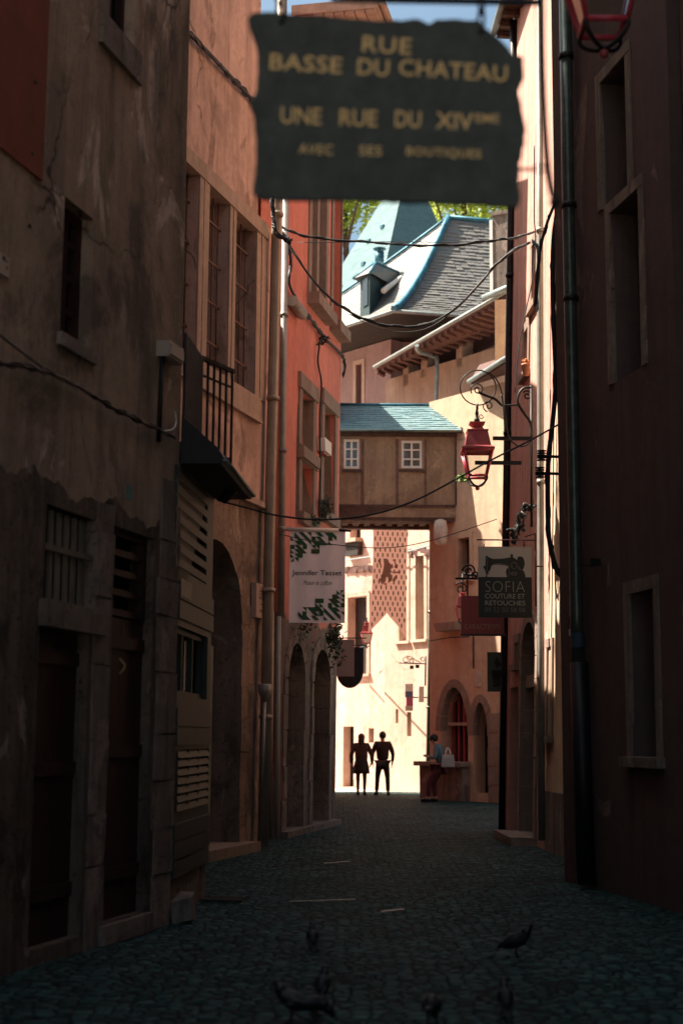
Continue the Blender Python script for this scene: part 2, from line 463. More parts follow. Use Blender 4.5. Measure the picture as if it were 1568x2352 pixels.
def cobbles():
    m, t, b = newmat('cobblestones')
    vec = ncoord(t)
    wob = t.nodes.new('ShaderNodeTexNoise'); wob.inputs['Scale'].default_value = 1.3; wob.inputs['Detail'].default_value = 3
    t.links.new(vec, wob.inputs['Vector'])
    v2 = nmix(t, 0.12, vec, wob.outputs['Color'])
    vo = t.nodes.new('ShaderNodeTexVoronoi'); vo.feature = 'DISTANCE_TO_EDGE'; vo.inputs['Scale'].default_value = 10.5; vo.inputs['Randomness'].default_value = 0.7
    vc = t.nodes.new('ShaderNodeTexVoronoi'); vc.feature = 'F1'; vc.inputs['Scale'].default_value = 10.5; vc.inputs['Randomness'].default_value = 0.7
    t.links.new(v2, vo.inputs['Vector']); t.links.new(v2, vc.inputs['Vector'])
    sep = t.nodes.new('ShaderNodeSeparateColor'); t.links.new(vc.outputs['Color'], sep.inputs[0])
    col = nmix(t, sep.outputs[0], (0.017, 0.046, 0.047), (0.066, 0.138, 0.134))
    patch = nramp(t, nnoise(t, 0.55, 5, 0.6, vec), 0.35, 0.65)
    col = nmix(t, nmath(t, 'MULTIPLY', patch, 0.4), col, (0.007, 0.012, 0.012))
    joint = nramp(t, vo.outputs['Distance'], 0.02, 0.10)
    col = nmix(t, joint, (0.006, 0.007, 0.007), col)
    t.links.new(col, b.inputs['Base Color'])
    b.inputs['Roughness'].default_value = 0.75
    b.inputs['Specular IOR Level'].default_value = 0.07
    h = nmath(t, 'ADD', nramp(t, vo.outputs['Distance'], 0.0, 0.28), nmath(t, 'MULTIPLY', nnoise(t, 30, 4, 0.6, vec), 0.25))
    h = nmath(t, 'ADD', h, nmath(t, 'MULTIPLY', sep.outputs[1], 0.5))
    nbump(t, b, h, 1.0, 0.035)
    return m
M['cobble'] = cobbles()
M['paving'] = stucco('pale paving', (0.50, 0.45, 0.38), (0.42, 0.38, 0.32), (0.3, 0.26, 0.22), 0.3, None, scale=1.5, bump=0.3)
# ------------------------------------------------------------------ helpers for houses
def body(root, plan, z0, z1, mat, name='wall'):
    """solid block of a house on a plan polygon"""
    mb = MB(); k = len(plan)
    vs = [Vector((p[0], p[1], z0)) for p in plan] + [Vector((p[0], p[1], z1)) for p in plan]
    fs = [tuple(range(k))[::-1], tuple(range(k, 2 * k))] + [(i, (i + 1) % k, k + (i + 1) % k, k + i) for i in range(k)]
    mb.add(vs, fs)
    return mb.build(name, mat, root)
def facade(root, F, outer, holes, mat, thick=0.4, name='facade'):
    mb = MB(); mb.prism(F, outer, -thick, 0.0, holes)
    return mb.build(name, mat, root)
def window(root, F, r, depth=0.22, mat=None, frame=None, fw=0.06, mull=(1, 2), pane=None, name='window', label=None):
    """frame standing back in the opening r=(u0,u1,v0,v1), with its glass and glazing bars"""
    u0, u1, v0, v1 = r
    mb = MB(); n0, n1 = -depth - 0.06, -depth
    e = 0.003
    mb.box(F, u0 + e, u0 + fw, v0 + e, v1 - e, n0, n1); mb.box(F, u1 - fw, u1 - e, v0 + e, v1 - e, n0, n1)
    mb.box(F, u0 + fw, u1 - fw, v0 + e, v0 + fw, n0, n1); mb.box(F, u0 + fw, u1 - fw, v1 - fw, v1 - e, n0, n1)
    a, b = mull
    for i in range(1, a + 1):
        u = u0 + (u1 - u0) * i / (a + 1)
        mb.box(F, u - fw * 0.4, u + fw * 0.4, v0 + fw, v1 - fw, n0 + 0.005, n1 - 0.004)
    for i in range(1, b + 1):
        v = v0 + (v1 - v0) * i / (b + 1)
        mb.box(F, u0 + fw, u1 - fw, v - fw * 0.3, v + fw * 0.3, n0 + 0.008, n1 - 0.009)
    o = mb.build(name, frame or M['shutter'], root, label)
    p = MB(); p.box(F, u0 + e, u1 - e, v0 + e, v1 - e, n0 - 0.03, n0 - 0.012)
    p.build('pane', pane or M['glassdark'], o)
    return o
def surround(root, F, r, w=0.16, proud=0.03, mat=None, sill=0.1, name='window_surround', top=True, bottom=True):
    u0, u1, v0, v1 = r
    mb = MB(); d = -0.03
    mb.box(F, u0 - w, u0, v0, v1, d, proud, 0.004); mb.box(F, u1, u1 + w, v0, v1, d, proud, 0.004)
    if top: mb.box(F, u0 - w, u1 + w, v1, v1 + w, d, proud + 0.004, 0.004)
    if bottom: mb.box(F, u0 - w - 0.04, u1 + w + 0.04, v0 - sill, v0, d, proud + 0.07, 0.004)
    return mb.build(name, mat or M['stone'], root)
def backing(root, F, r, depth=0.38, mat=None, name='shutter'):
    mb = MB(); u0, u1, v0, v1 = r
    mb.box(F, u0 + .002, u1 - .002, v0 + .002, v1 - .002, -depth - 0.02, -depth)
    return mb.build(name, mat or M['dark'], root)
def roof_face(mb, b0, b1, t0, t1, rows, tw, flare=1.0, lift=0.022, jit=0.006, nm=None):
    """overlapping courses of slates between the eave b0-b1 and the top edge t0-t1"""
    b0, b1, t0, t1 = map(Vector, (b0, b1, t0, t1))
    nrm = (b1 - b0).cross((t0 + t1) / 2 - b0)
    nrm = nrm.normalized()
    if nrm.z < 0: nrm = -nrm
    def P(s, t):
        a = b0.lerp(b1, s); c = t0.lerp(t1, s)
        p = a.lerp(c, t)
        if flare != 1.0:
            p.z = a.z + (c.z - a.z) * (t ** flare)
        return p
    for i in range(rows):
        ta, tb = i / rows, min(1.0, (i + 1.25) / rows)
        wid = (P(1, ta) - P(0, ta)).length
        n = max(1, int(wid / tw))
        for k in range(n):
            s0, s1 = k / n, (k + 1) / n
            h = lift + random.uniform(-jit, jit * 1.6)
            off = 0.5 * (i % 2) / n
            s0o = min(1, max(0, s0 + off if k else 0)); s1o = min(1, s1 + off)
            if s1o <= s0o: continue
            lo = nrm * h; g = nrm * (h * 0.35)
            dz = random.uniform(-0.06, 0.06) / rows
            ti = max(0, ta + dz)
            a, b_, c, d = P(s0o, ti) + lo, P(s1o, ti) + lo, P(s1o, tb) + nrm * 0.002, P(s0o, tb) + nrm * 0.002
            mb.add([a, b_, c, d, P(s0o, ti), P(s1o, ti)], [(0, 1, 2, 3), (4, 5, 1, 0)])
# ------------------------------------------------------------------ ground
mb = MB()
mb.add([(-400, -120, -0.03), (400, -120, -0.03), (400, 600, -0.03), (-400, 600, -0.03)], [(0, 1, 2, 3)])
struct(mb.build('ground', M['paving']))
mb = MB()   # the cobbled street, dished a little towards its middle
nx, ny = 16, 60
for j in range(ny + 1):
    y = -9 + 53 * j / ny
    for i in range(nx + 1):
        x = -6.5 + 12 * i / nx
        mb.v.append(Vector((x, y, 0.0 + 0.012 * math.sin(x * 2.1 + y * .7) * 0.6 + 0.01 * math.sin(y * 1.3))))
for j in range(ny):
    for i in range(nx):
        a = j * (nx + 1) + i
        mb.f.append((a, a + 1, a + nx + 2, a + nx + 1)); mb.sm.append(True)
struct(mb.build('street', M['cobble']))
# ================================================================== LEFT SIDE, nearest house
def on_line(P, d, Y): return (P[0] + d * (Y - P[1]), Y)
LA = (-1.46, 13.1)
FA = Frame(on_line(LA, .26, 8.6), LA)
HA = thing('house', 'grimy brown plaster house with two dark doors, nearest on the left', 'house', (-2.2, 11, 0))
w1 = FA.rect(243, -300, 309, 120); w1 = (FA.uv(243, 40)[0], FA.uv(309, 120)[0], FA.uv(309, 120)[1], FA.uv(309, 120)[1] + 1.7)
w2 = FA.rect(150, 450, 207, 805)
wb = (FA.uv(109, 1156)[0], FA.uv(222, 1400)[0], FA.uv(222, 1402)[1], FA.uv(109, 1156)[1])
d1 = (FA.uv(92, 1440)[0], FA.uv(205, 1460)[0], 0.12, FA.uv(205, 1456)[1])
d2 = (FA.uv(254, 1201)[0], FA.uv(355, 1240)[0], 0.16, FA.uv(254, 1203)[1])
vsp = wb[3] + .16
rg_ = random.Random(5)
def ragged(u0, u1, v, amp=.09, n=70):
    k = rg_.uniform(0, 9)
    return [(u0 + (u1 - u0) * i / n, v + (amp * (math.sin(i * .31 + k) * .6 + math.sin(i * .83 + 2 * k) * .35) + rg_.uniform(-.022, .022) if 0 < i < n else 0)) for i in range(n + 1)]
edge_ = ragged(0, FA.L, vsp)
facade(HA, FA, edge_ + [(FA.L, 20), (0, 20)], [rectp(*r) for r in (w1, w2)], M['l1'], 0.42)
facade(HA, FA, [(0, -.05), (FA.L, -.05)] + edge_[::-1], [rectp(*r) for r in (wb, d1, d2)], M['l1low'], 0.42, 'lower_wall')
q = [FA.w(0, 0, -.43), FA.w(FA.L, 0, -.43)]
body(HA, [(q[0].x, q[0].y), (q[1].x, q[1].y), (-2.3, 13.1), (-2.72, 15.5), (-9, 17.5), (-9, -4), (-3.4, -4), (-3.4, q[0].y)], -0.05, 20, M['l1'])
# the painted red panel and the pale edge of bare plaster beside it
u98 = FA.uv(98, 300)[0]; v42 = FA.uv(98, 420)[1]
mb = MB(); mb.box(FA, 0.0, u98, v42, 12, -0.01, 0.018, 0.003); mb.build('painted_plaster', M['l1red'], HA)
mb = MB()
for (x, y) in ((76, 188), (70, 353), (63, 520)):
    u, v = FA.uv(x, y); mb.box(FA, u - .012, u + .012, v - .012, v + .012, 0.015, 0.03)
mb.build('wall_plug', M['iron'], HA)
# windows
def stone_window(r, sillpx=None):
    pass
u0, u1, v0, v1 = w1
mb = MB()
vb = FA.uv(318, 197)[1]
mb.box(FA, FA.uv(226, 94)[0], FA.uv(319, 197)[0], vb, v0, -.05, .045, .008)
mb.box(FA, FA.uv(226, 60)[0], u0, v0, v1, -.05, .03, .006)
mb.build('window_sill', M['stonedark'], HA)
window(HA, FA, w1, .1, frame=M['doorred'], fw=.07, mull=(1, 2))
window(HA, FA, w2, .1, frame=M['doorred'], fw=.09, mull=(1, 3))
mb = MB(); mb.box(FA, w2[0] - .05, w2[1] + .06, w2[2] - .1, w2[2], -.1, .04, .006); mb.build('window_sill', M['stonedark'], HA)
# barred window
backing(HA, FA, wb, .16, M['dark'], 'window')
g = MB()
nb = 6
for i in range(nb):
    u = wb[0] + (wb[1] - wb[0]) * (i + .45) / (nb + .9)
    g.box(FA, u - .028, u + .028, wb[2], wb[3] - .02, -.07, -.045)
vm = FA.uv(165, 1268)[1]
g.box(FA, wb[0] - .05, wb[1] - .05, vm - .022, vm + .022, -.044, -.015)
g.build('window_bars', plain('grey green bars', (0.15, 0.13, 0.10), .6, 0, .3, 6), HA)
mb = MB(); mb.box(FA, FA.uv(90, 1390)[0], FA.uv(231, 1440)[0], d1[3], wb[2], -.2, .06, .012)
mb.build('stone_lintel', M['stonedark'], HA)
# doors
def plank_door(root, F, r, depth, mat, boards, label=None, louvre=None):
    u0, u1, v0, v1 = r
    mb = MB(); n = boards
    vt = v1 if not louvre else louvre
    for i in range(n):
        a = u0 + (u1 - u0) * i / n; b = u0 + (u1 - u0) * (i + 1) / n
        mb.box(F, a + .003, b - .003, v0, vt - .004, -depth - .05, -depth + random.uniform(-.004, .004))
    for v in (v0 + .35, v0 + (vt - v0) * .55, vt - .2):
        mb.box(F, u0 + .02, u1 - .02, v - .05, v + .05, -depth + .004, -depth + .026)
    o = mb.build('door', mat, root, label)
    return o
D1 = plank_door(HA, FA, d1, .09, M['doorred'], 5, 'dark red boarded door')
D2 = plank_door(HA, FA, d2, .08, M['doorred'], 4, 'dark brown door under a slatted transom', louvre=FA.uv(300, 1420)[1])
lt = FA.uv(300, 1420)[1]
backing(HA, FA, (d2[0], d2[1], lt, d2[3]), .22, M['dark'], 'transom')
mb = MB()
for i in range(5):
    v = lt + (d2[3] - lt) * (i + .1) / 4.4
    mb.box(FA, d2[0] + .01, d2[1] - .01, v, v + .055, -.15, -.07)
mb.box(FA, d2[1] - .08, d2[1] - .005, lt, d2[3], -.16, -.065)
mb.build('transom_slats', M['doorred'], HA)
u, v = FA.uv(293, 1512)
mb = MB(); mb.tube(smoothpath([FA.w(u - .02, v + .0, -.06), FA.w(u, v - .06, -.02), FA.w(u - .015, v - .13, -.06)]), .012, 6); mb.build('door_handle', metal('worn brass', (.35, .26, .13), .4, .8), D2)
mb = MB(); mb.box(FA, d2[0] - .02, d2[1] + .06, 0.0, .155, -.42, .06, .01); mb.build('doorstep', M['stonedark'], HA)
# stone pillar between the doors and the quoins of the corner
mb = MB()
ua, ub = FA.uv(208, 1600)[0], FA.uv(250, 1600)[0]
z = 0.0
while z < 3.35:
    h = random.uniform(.38, .62); mb.box(FA, ua + random.uniform(0, .03), ub - .01, z, min(z + h - .008, 3.4), -.1, .008 + random.uniform(0, .012), .01); z += h
mb.build('stone_pillar', M['stonedark'], HA)
mb = MB()
ua, ub = FA.uv(358, 1600)[0], FA.L + .012
z = 0.0
while z < 3.5:
    h = random.uniform(.3, .55); mb.box(FA, ua + random.uniform(-.09, .04), ub, z, z + h - .005, -.25, .012 + random.uniform(0, .014), .011); z += h
mb.build('quoins', M['stonedark'], HA)
# meter box
u0, u1, v0, v1 = FA.rect(360, 782, 392, 840)
t = thing('meter_box', 'beige electric meter box high on the brown plaster wall', 'meter box', FA.w((u0 + u1) / 2, v0, 0))
mb = MB(); mb.box(FA, u0, u1, v0, v1, .0, .12); mb.build('box', M['beigebox'], t)
mb = MB(); mb.box(FA, u0 + .02, u1 - .02, v0 + .02, v1 - .03, .121, .135); mb.build('lid', M['beigebox'], t)
mb = MB(); mb.tube([FA.w(u0 + .03, v0, .05), FA.w(u0 + .03, v0 - .75, .03)], .022, 8); mb.build('conduit', M['iron'], t)
u0, u1, v0, v1 = FA.rect(-22, 570, 13, 640)
t = thing('wall_plaque', 'small pale plaque at the left edge on the cracked plaster', 'plaque', FA.w(u1, v0, 0))
mb = MB(); mb.box(FA, u0, u1, v0, v1, .0, .03); mb.build('plate', M['beigebox'], t)
mb = MB()
for (a, b, c, d) in ((.55, .72, .72, .92), (.76, .85, .74, .80), (.80, .86, .36, .5)):
    mb.box(FA, u0 + (u1 - u0) * a, u0 + (u1 - u0) * b, v0 + (v1 - v0) * c, v0 + (v1 - v0) * d, .0305, .033)
mb.build('lettering', M['iron'], t)
u, v = FA.uv(424 - 0, 1632)
# blue sticker
u0, u1, v0, v1 = FA.rect(291, 1112, 303, 1150)
mb = MB(); mb.box(FA, u0, u1, v0, v1, .001, .004)
tag(mb.build('sticker', plain('teal sticker', (.06, .22, .22), .6)), 'small torn teal sticker on the stained brown plaster', 'sticker')
# ================================================================== green shop front standing in front of the salmon house
FS = Frame((-1.45, 13.14), (-1.31, 15.05))
HS = thing('shop', 'narrow grey green wooden shop front with louvres and a three-pane window', 'shop front', (-1.6, 14.1, 0))
S = lambda x, y: FS.uv(x, y)
uL, uR = 0.0, FS.L
vt = S(440, 1085)[1]
rg = (S(407, 1130)[0], S(478, 1130)[0], S(478, 1345)[1], S(440, 1085)[1] - .05)
rw = (S(408, 1425)[0], S(478, 1460)[0], S(478, 1607)[1], S(478, 1464)[1])
rv = (S(407, 1720)[0], S(478, 1720)[0], S(478, 1845)[1], S(407, 1722)[1])
mb = MB(); mb.prism(FS, rectp(uL, uR, .42, vt), -.12, 0, [rectp(*rg), rectp(*rw), rectp(*rv)]); mb.build('shop_front', M['green'], HS)
body(HS, [(FS.w(0, 0, -.13).x, FS.w(0, 0, -.13).y), (FS.w(uR, 0, -.13).x, FS.w(uR, 0, -.13).y), (-3.0, 15.05), (-3.0, 13.14)], -.02, vt + .1, M['dark'])
mb = MB()
for y0, y1 in ((1350, 1388), (1392, 1432), (1630, 1668), (1672, 1710), (1880, 1915), (1920, 1955), (1960, 1995)):
    a = S(440, y0)[1]; b = S(440, y1)[1]
    mb.box(FS, uL + .01, uR - .01, b, a, -.01, .022, .002)
mb.build('board', M['green'], HS)
mb = MB()
n = 7
for i in range(n):
    v = rg[2] + (rg[3] - rg[2]) * (i + .1) / n
    mb.box(FS, rg[0], rg[1], v, v + .075, -.05, .005)
for f in (.34, .68):
    u = rg[0] + (rg[1] - rg[0]) * f; mb.box(FS, u - .012, u + .012, rg[2], rg[3], -.06, -.052)
mb.build('louvre', M['green'], HS, 'slatted grille over the sign boards')
mb = MB()
n = 7
for i in range(n):
    v = rv[2] + (rv[3] - rv[2]) * (i + .1) / n
    c = [FS.w(rv[0], v, .02), FS.w(rv[1], v, .02), FS.w(rv[1], v + .055, .0), FS.w(rv[0], v + .055, .0), FS.w(rv[0], v + .09, -.08), FS.w(rv[1], v + .09, -.08)]
    mb.add(c, [(0, 1, 2, 3), (3, 2, 5, 4)])
for f in (.0, .33, .66, 1.0):
    u = rv[0] + (rv[1] - rv[0]) * f; mb.box(FS, u - .014, u + .014, rv[2], rv[3], -.09, .01)
mb.build('vent_slats', M['green'], HS)
wo = window(HS, FS, rw, .05, frame=M['green'], fw=.05, mull=(2, 0), pane=glass('shop glass', (.05, .04, .03), .12))
u0, u1, v0, v1 = FS.rect(411, 1305, 434, 1350)
mb = MB(); mb.box(FS, S(411, 1350)[0], S(434, 1360)[0], S(420, 1372)[1], S(420, 1332)[1], .0225, .026); mb.build('notice', M['paper'], HS)
# zinc hood
vh = vt
h0 = FS.w(-.05, vh + .38, -.1); h1 = FS.w(uR + .15, vh + .3, -.1)
mb = MB()
prof = [(.0, .42), (.34, .12), (.40, .02), (.36, -.02), (.0, -.02)]
vs = []
for uu in (-.02, uR + .12):
    for (n_, v_) in prof: vs.append(FS.w(uu, vh + v_, n_))
k = len(prof)
fs = [tuple(range(k)), tuple(range(k, 2 * k))[::-1]] + [(i, (i + 1) % k, k + (i + 1) % k, k + i) for i in range(k)]
mb.add(vs, fs); mb.build('hood', M['iron'], HS)
mb = MB(); mb.tube([FS.w(-.02, vh + .02, .4), FS.w(uR + .12, vh + .02, .4)], .02, 8); mb.build('gutter', M['zinc'], HS)
mb = MB(); mb.box(FS, uL, uR, -.02, .42, -.12, -.02, .01); mb.build('stone_base', M['stonedark'], HS)
mb = MB(); mb.box(FS, .02, .42, 0, .2, .0, .16, .03); tag(mb.build('stone_block', M['stonedark']), 'rough pale stone block at the foot of the green shop front', 'stone')
# ------------------------------------------------------------------ balcony over the shop
vb0 = FS.uv(430, 1030)[1]; vb1 = FS.uv(406, 735)[1]
mb = MB(); FB2 = Frame((FS.w(.95, 0).x, FS.w(.95, 0).y), (-1.12, 14.62))
zb = FS.uv(445, 1045)[1]; zt = FS.uv(410, 745)[1]
BAL = thing('balcony', 'dark iron balcony with one side sheeted over, above the green shop front', 'balcony', FS.w(.5, zb - .1, -.2))
mb = MB(); mb.box(FS, -.0, .98, zb - .1, zb, -1.2, .03); 
mb.box(FB2, -.0, FB2.L, zb - .1, zb, -1.0, .02)
mb.build('floor_slab', M['iron'], BAL)
mb = MB(); mb.box(FS, .0, .95, zb + .02, zt, .0, .012)
for i in range(16):
    u = .02 + .91 * i / 15; mb.box(FS, u - .007, u + .007, zb, zt + .01, .012, .026)
mb.build('railing_sheet', M['iron'], BAL)
mb = MB()
for i in range(6):
    u = FB2.L * (i + .02) / 5.04
    mb.box(FB2, u - .01, u + .01, zb, zt - .01, .0, .02)
mb.box(FB2, -.02, FB2.L + .02, zt - .01, zt + .03, -.01, .03); mb.box(FB2, 0, FB2.L, zb + .1, zb + .125, .002, .018)
mb.box(FB2, 0, FB2.L, zt - .17, zt - .15, .002, .018)
mb.build('railing', M['iron'], BAL)
mb = MB()
for i in range(16):
    a = random.random() * 6.3
mb.tube(smoothpath([FB2.w(FB2.L, zb - .02, .0), FB2.w(FB2.L + .06, zb - .15, .03), FB2.w(FB2.L - .05, zb - .3, -.05)]), [.05] * 13, 8)
mb.build('bracket', M['iron'], BAL)
# ================================================================== salmon house with three tall barred windows
LB = (-1.15, 21.8)
FB = Frame(on_line(LB, .3, 15.4), on_line(LB, .3, 22.05))
HB = thing('house', 'salmon plaster house with three tall barred windows under one stone lintel', 'house', (-2, 20, 0))
B = lambda x, y: FB.uv(x, y)
vT = B(478, 425)[1]; vBt = B(587, 912)[1]
wins = [(B(409, 400)[0], B(455, 420)[0], vBt, vT), (B(479, 430)[0], B(526, 470)[0], vBt, vT), (B(541, 490)[0], B(588, 520)[0], vBt, vT)]
uc = B(496, 1300)[0]; ur = B(558, 1445)[0] - uc; vs_ = B(558, 1445)[1]; vtop = B(496, 1238)[1]
ar = arch(uc, ur, .12, vs_, vtop - vs_)
facade(HB, FB, [(0, B(600, 1165)[1]), (FB.L, B(600, 1165)[1]), (FB.L, 9.3), (6.2, 9.3), (6.2, 20), (0, 20)], [rectp(*r) for r in wins], M['l2'], .45)
vled = B(600, 1165)[1]
FBl = Frame((FB.w(0, 0, -.02).x, FB.w(0, 0, -.02).y), (FB.w(FB.L, 0, -.02).x, FB.w(FB.L, 0, -.02).y))
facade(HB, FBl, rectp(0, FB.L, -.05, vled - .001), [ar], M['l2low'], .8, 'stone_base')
q0, q1 = FB.w(0, 0, -.46), FB.w(FB.L, 0, -.46)
qm = FB.w(6.2, 0, -.46)
body(HB, [(q0.x, q0.y), (qm.x, qm.y), (-9, qm.y + 1.0), (-9, q0.y)], vled, 20, M['l2'])
body(HB, [(qm.x, qm.y), (q1.x, q1.y), (-9, 23.4), (-9, qm.y + 1.0)], vled, 9.3, M['l2'])
q0, q1 = FB.w(0, 0, -.83), FB.w(FB.L, 0, -.83)
body(HB, [(q0.x, q0.y), (q1.x, q1.y), (-9, 23.6), (-9, q0.y)], -.05, vled - .002, M['dark'], 'inner_wall')
# stone lintel, mullions, sill
mb = MB()
uA, uZ = B(409, 400)[0] - .15, B(612, 520)[0]
vt2 = B(478, 388)[1]
mb.box(FB, uA, uZ, vT, vt2, -.1, .05, .006)
for a, b in ((wins[0][1], wins[1][0]), (wins[1][1], wins[2][0]), (wins[2][1], uZ - .02)):
    mb.box(FB, a + .004, b - .004, vBt, vT - .004, -.06, .028, .005)
    mb.box(FB, a + (b - a) * .42, a + (b - a) * .58, vBt, vT - .004, .026, .04, .002)
vs2 = B(587, 962)[1]
mb.box(FB, uA, B(592, 960)[0], vs2, vBt - .004, -.1, .045, .006)
mb.build('window_surround', M['stonepale'], HB)
mb = MB(); mb.box(FB, uA, B(594, 960)[0], vs2 - .05, vs2 - .002, -.05, .07, .004); mb.build('window_sill', M['stonepale'], HB)
for r in wins:
    o = window(HB, FB, r, .36, frame=M['doorred'], fw=.06, mull=(1, 3))
    g = MB()
    for i in range(4):
        u = r[0] + (r[1] - r[0]) * (i + .5) / 4
        g.tube([FB.w(u, r[2], -.12), FB.w(u, r[3], -.12)], .011, 6)
    for i in range(1, 5):
        v = r[2] + (r[3] - r[2]) * (i - .25) / 4.4
        g.box(FB, r[0], r[1] + .0, v - .014, v + .014, -.128, -.108)
    g.build('window_bars', M['rust'], HB)
# ledge over the ground floor, arch stones
mb = MB(); mb.box(FB, 0, FB.L, vled - .02, vled + .07, -.1, .075, .004); mb.build('ledge', M['stonepale'], HB)
mb = MB()
rin, rout = ur - .006, ur + .34
N = 9
for i in range(N):
    a0 = math.pi * (.02 + .96 * i / N); a1 = math.pi * (.02 + .96 * (i + .97) / N)
    pts = []
    ri = vtop - vs_
    for a in (a0, (a0 + a1) / 2, a1): pts.append((uc + rin * math.cos(a), vs_ + ri * math.sin(a)))
    for a in (a1, (a0 + a1) / 2, a0): pts.append((uc + rout * math.cos(a), vs_ + (ri + .34) * math.sin(a)))
    mb.prism(FBl, pts, -.2, .012 + random.uniform(0, .014))
z = .0
while z < vs_:
    h = random.uniform(.35, .55); h = min(h, vs_ - z)
    mb.box(FBl, uc + ur - .006, uc + ur + random.uniform(.22, .42), z, z + h - .012, -.3, .014 + random.uniform(0, .016), .006); z += h
mb.build('arch_stones', M['l2low'], HB)
u0 = B(486, 1480)[0]; u1 = B(497, 1480)[0]
mb = MB(); mb.box(FBl, u0, u1, .14, B(490, 1482)[1], -.1, -.02); mb.build('door', M['doorgreen'], HB, 'pale green door leaf standing open under the arch')
mb = MB(); mb.box(FBl, uc - ur, uc + ur + .25, -.02, .13, -.6, .25, .01); mb.build('doorstep', M['stone'], HB)
# plaque
u0, u1, v0, v1 = FB.rect(579, 1335, 604, 1425)
v0 = B(592, 1420)[1]; v1 = B(592, 1342)[1]
t = thing('wall_plaque', 'pinkish information plaque with lines of small writing beside the stone arch', 'plaque', FB.w((u0 + u1) / 2, v0, 0))
mb = MB(); mb.box(FB, u0, u1, v0, v1, -.01, .07); mb.build('panel', plain('rosy enamel', (.50, .34, .27), .5, 0, .1), t)
mb = MB()
for i, (wd, f) in enumerate(((.2, .86), (.5, .77), (.62, .68), (.55, .6), (.6, .55), (.3, .38), (.4, .22), (.5, .17))):
    c = (u0 + u1) / 2; ww = (u1 - u0) * wd
    nlet = max(2, int(wd * 14))
    for k in range(nlet):
        a = c - ww / 2 + ww * k / nlet
        mb.box(FB, a, a + ww / nlet * .7, v0 + (v1 - v0) * f, v0 + (v1 - v0) * f + .018, .0705, .0725)
mb.build('lettering', plain('grey ink', (.17, .12, .10), .6), t)
# ================================================================== red limewashed house with stone window frames
top = at(787, 470, 27.9); botm = ground(772, 1888)
P1c = (-.085, 27.9)
leanx = (top.x - P1c[0]) / top.z
FC = Frame((-1.0, 23.65), P1c, lean=(leanx, 0))
HC = thing('house', 'red limewashed house with grey stone window frames and two dark ground floor arches', 'house', (-1, 26, 0))
C_ = lambda x, y: FC.uv(x, y)
def crect(x0, x1, yt, yb, yx=None):
    yx = yx or (x0 + x1) / 2
    return (C_(x0, yb)[0], C_(x1, yb)[0], C_(yx, yb)[1], C_(yx, yt)[1])
cw = [crect(711, 744, 150, 698), crect(762, 779, 150, 752), crect(689, 716, 905, 1038), crect(689, 716, 1066, 1185), crect(739, 764, 938, 1180)]
def carch(x0, x1, ytop, yspr):
    a, b = C_(x0, 1600)[0], C_(x1, 1600)[0]
    vs0 = C_((x0 + x1) / 2, yspr)[1]; vt0 = C_((x0 + x1) / 2, ytop)[1]
    return ((a + b) / 2, (b - a) / 2, vs0, vt0 - vs0)
a1, a2 = carch(658, 697, 1475, 1560), carch(718, 755, 1490, 1570)
nich = carch(671, 683, 905, 950)
arcs = [arch(a[0], a[1], .03, a[2], a[3]) for a in (a1, a2)]
nv = C_(677, 1185)[1]
outl = [(0, -.05), (FC.L, -.05), (FC.L, 14.5), (1.55, 14.5), (1.55, 12.9), (0, 12.9)]
e3 = ragged(0, FC.L, a1[2] + a1[3] + .42, .1)
facade(HC, FC, e3 + [(FC.L, 14.5), (1.55, 14.5), (1.55, 12.9), (0, 12.9)], [rectp(*r) for r in cw] + [arch(nich[0], nich[1], nv, nich[2], nich[3])], M['l3'], .45)
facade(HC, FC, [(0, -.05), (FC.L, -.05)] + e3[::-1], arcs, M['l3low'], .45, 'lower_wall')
q0, q1, q2 = FC.w(0, 0, -.46), FC.w(FC.L, 0, -.46), FC.w(1.55, 0, -.46)
body(HC, [(q2.x, q2.y), (q1.x, q1.y), (-9, 30.1), (-9, 26.3)], -.05, 14.5, M['l3'])
body(HC, [(q0.x, q0.y), (q2.x, q2.y), (-9, 26.3), (-9, 25.4)], -.05, 12.9, M['l3'])
for i, r in enumerate(cw):
    backing(HC, FC, r, .30, M['stone'], 'shutter')
    mb = MB(); u0, u1, v0, v1 = r; wdt = .2
    mb.box(FC, u0 - wdt, u0, v0, v1, -.28, .03, .005); mb.box(FC, u1, u1 + wdt * (.4 if i == 1 else 1), v0, v1, -.28, .03, .005)
    if i in (0,):
        um = (u0 + u1) / 2; mb.box(FC, um - .07, um + .07, v0, v1, -.2, .01, .004)
    if i > 1: mb.box(FC, u0 - wdt - .05, u1 + wdt + .05, v1, v1 + .26, -.2, .06, .006)
    mb.build('window_surround', M['stone'], HC)
    mb = MB(); k = .22 if i < 2 else .12
    mb.box(FC, u0 - wdt, u1 + wdt * (.3 if i == 1 else .8), v0 - .2, v0, -.1, k, .006); mb.build('window_sill', M['stone'], HC)
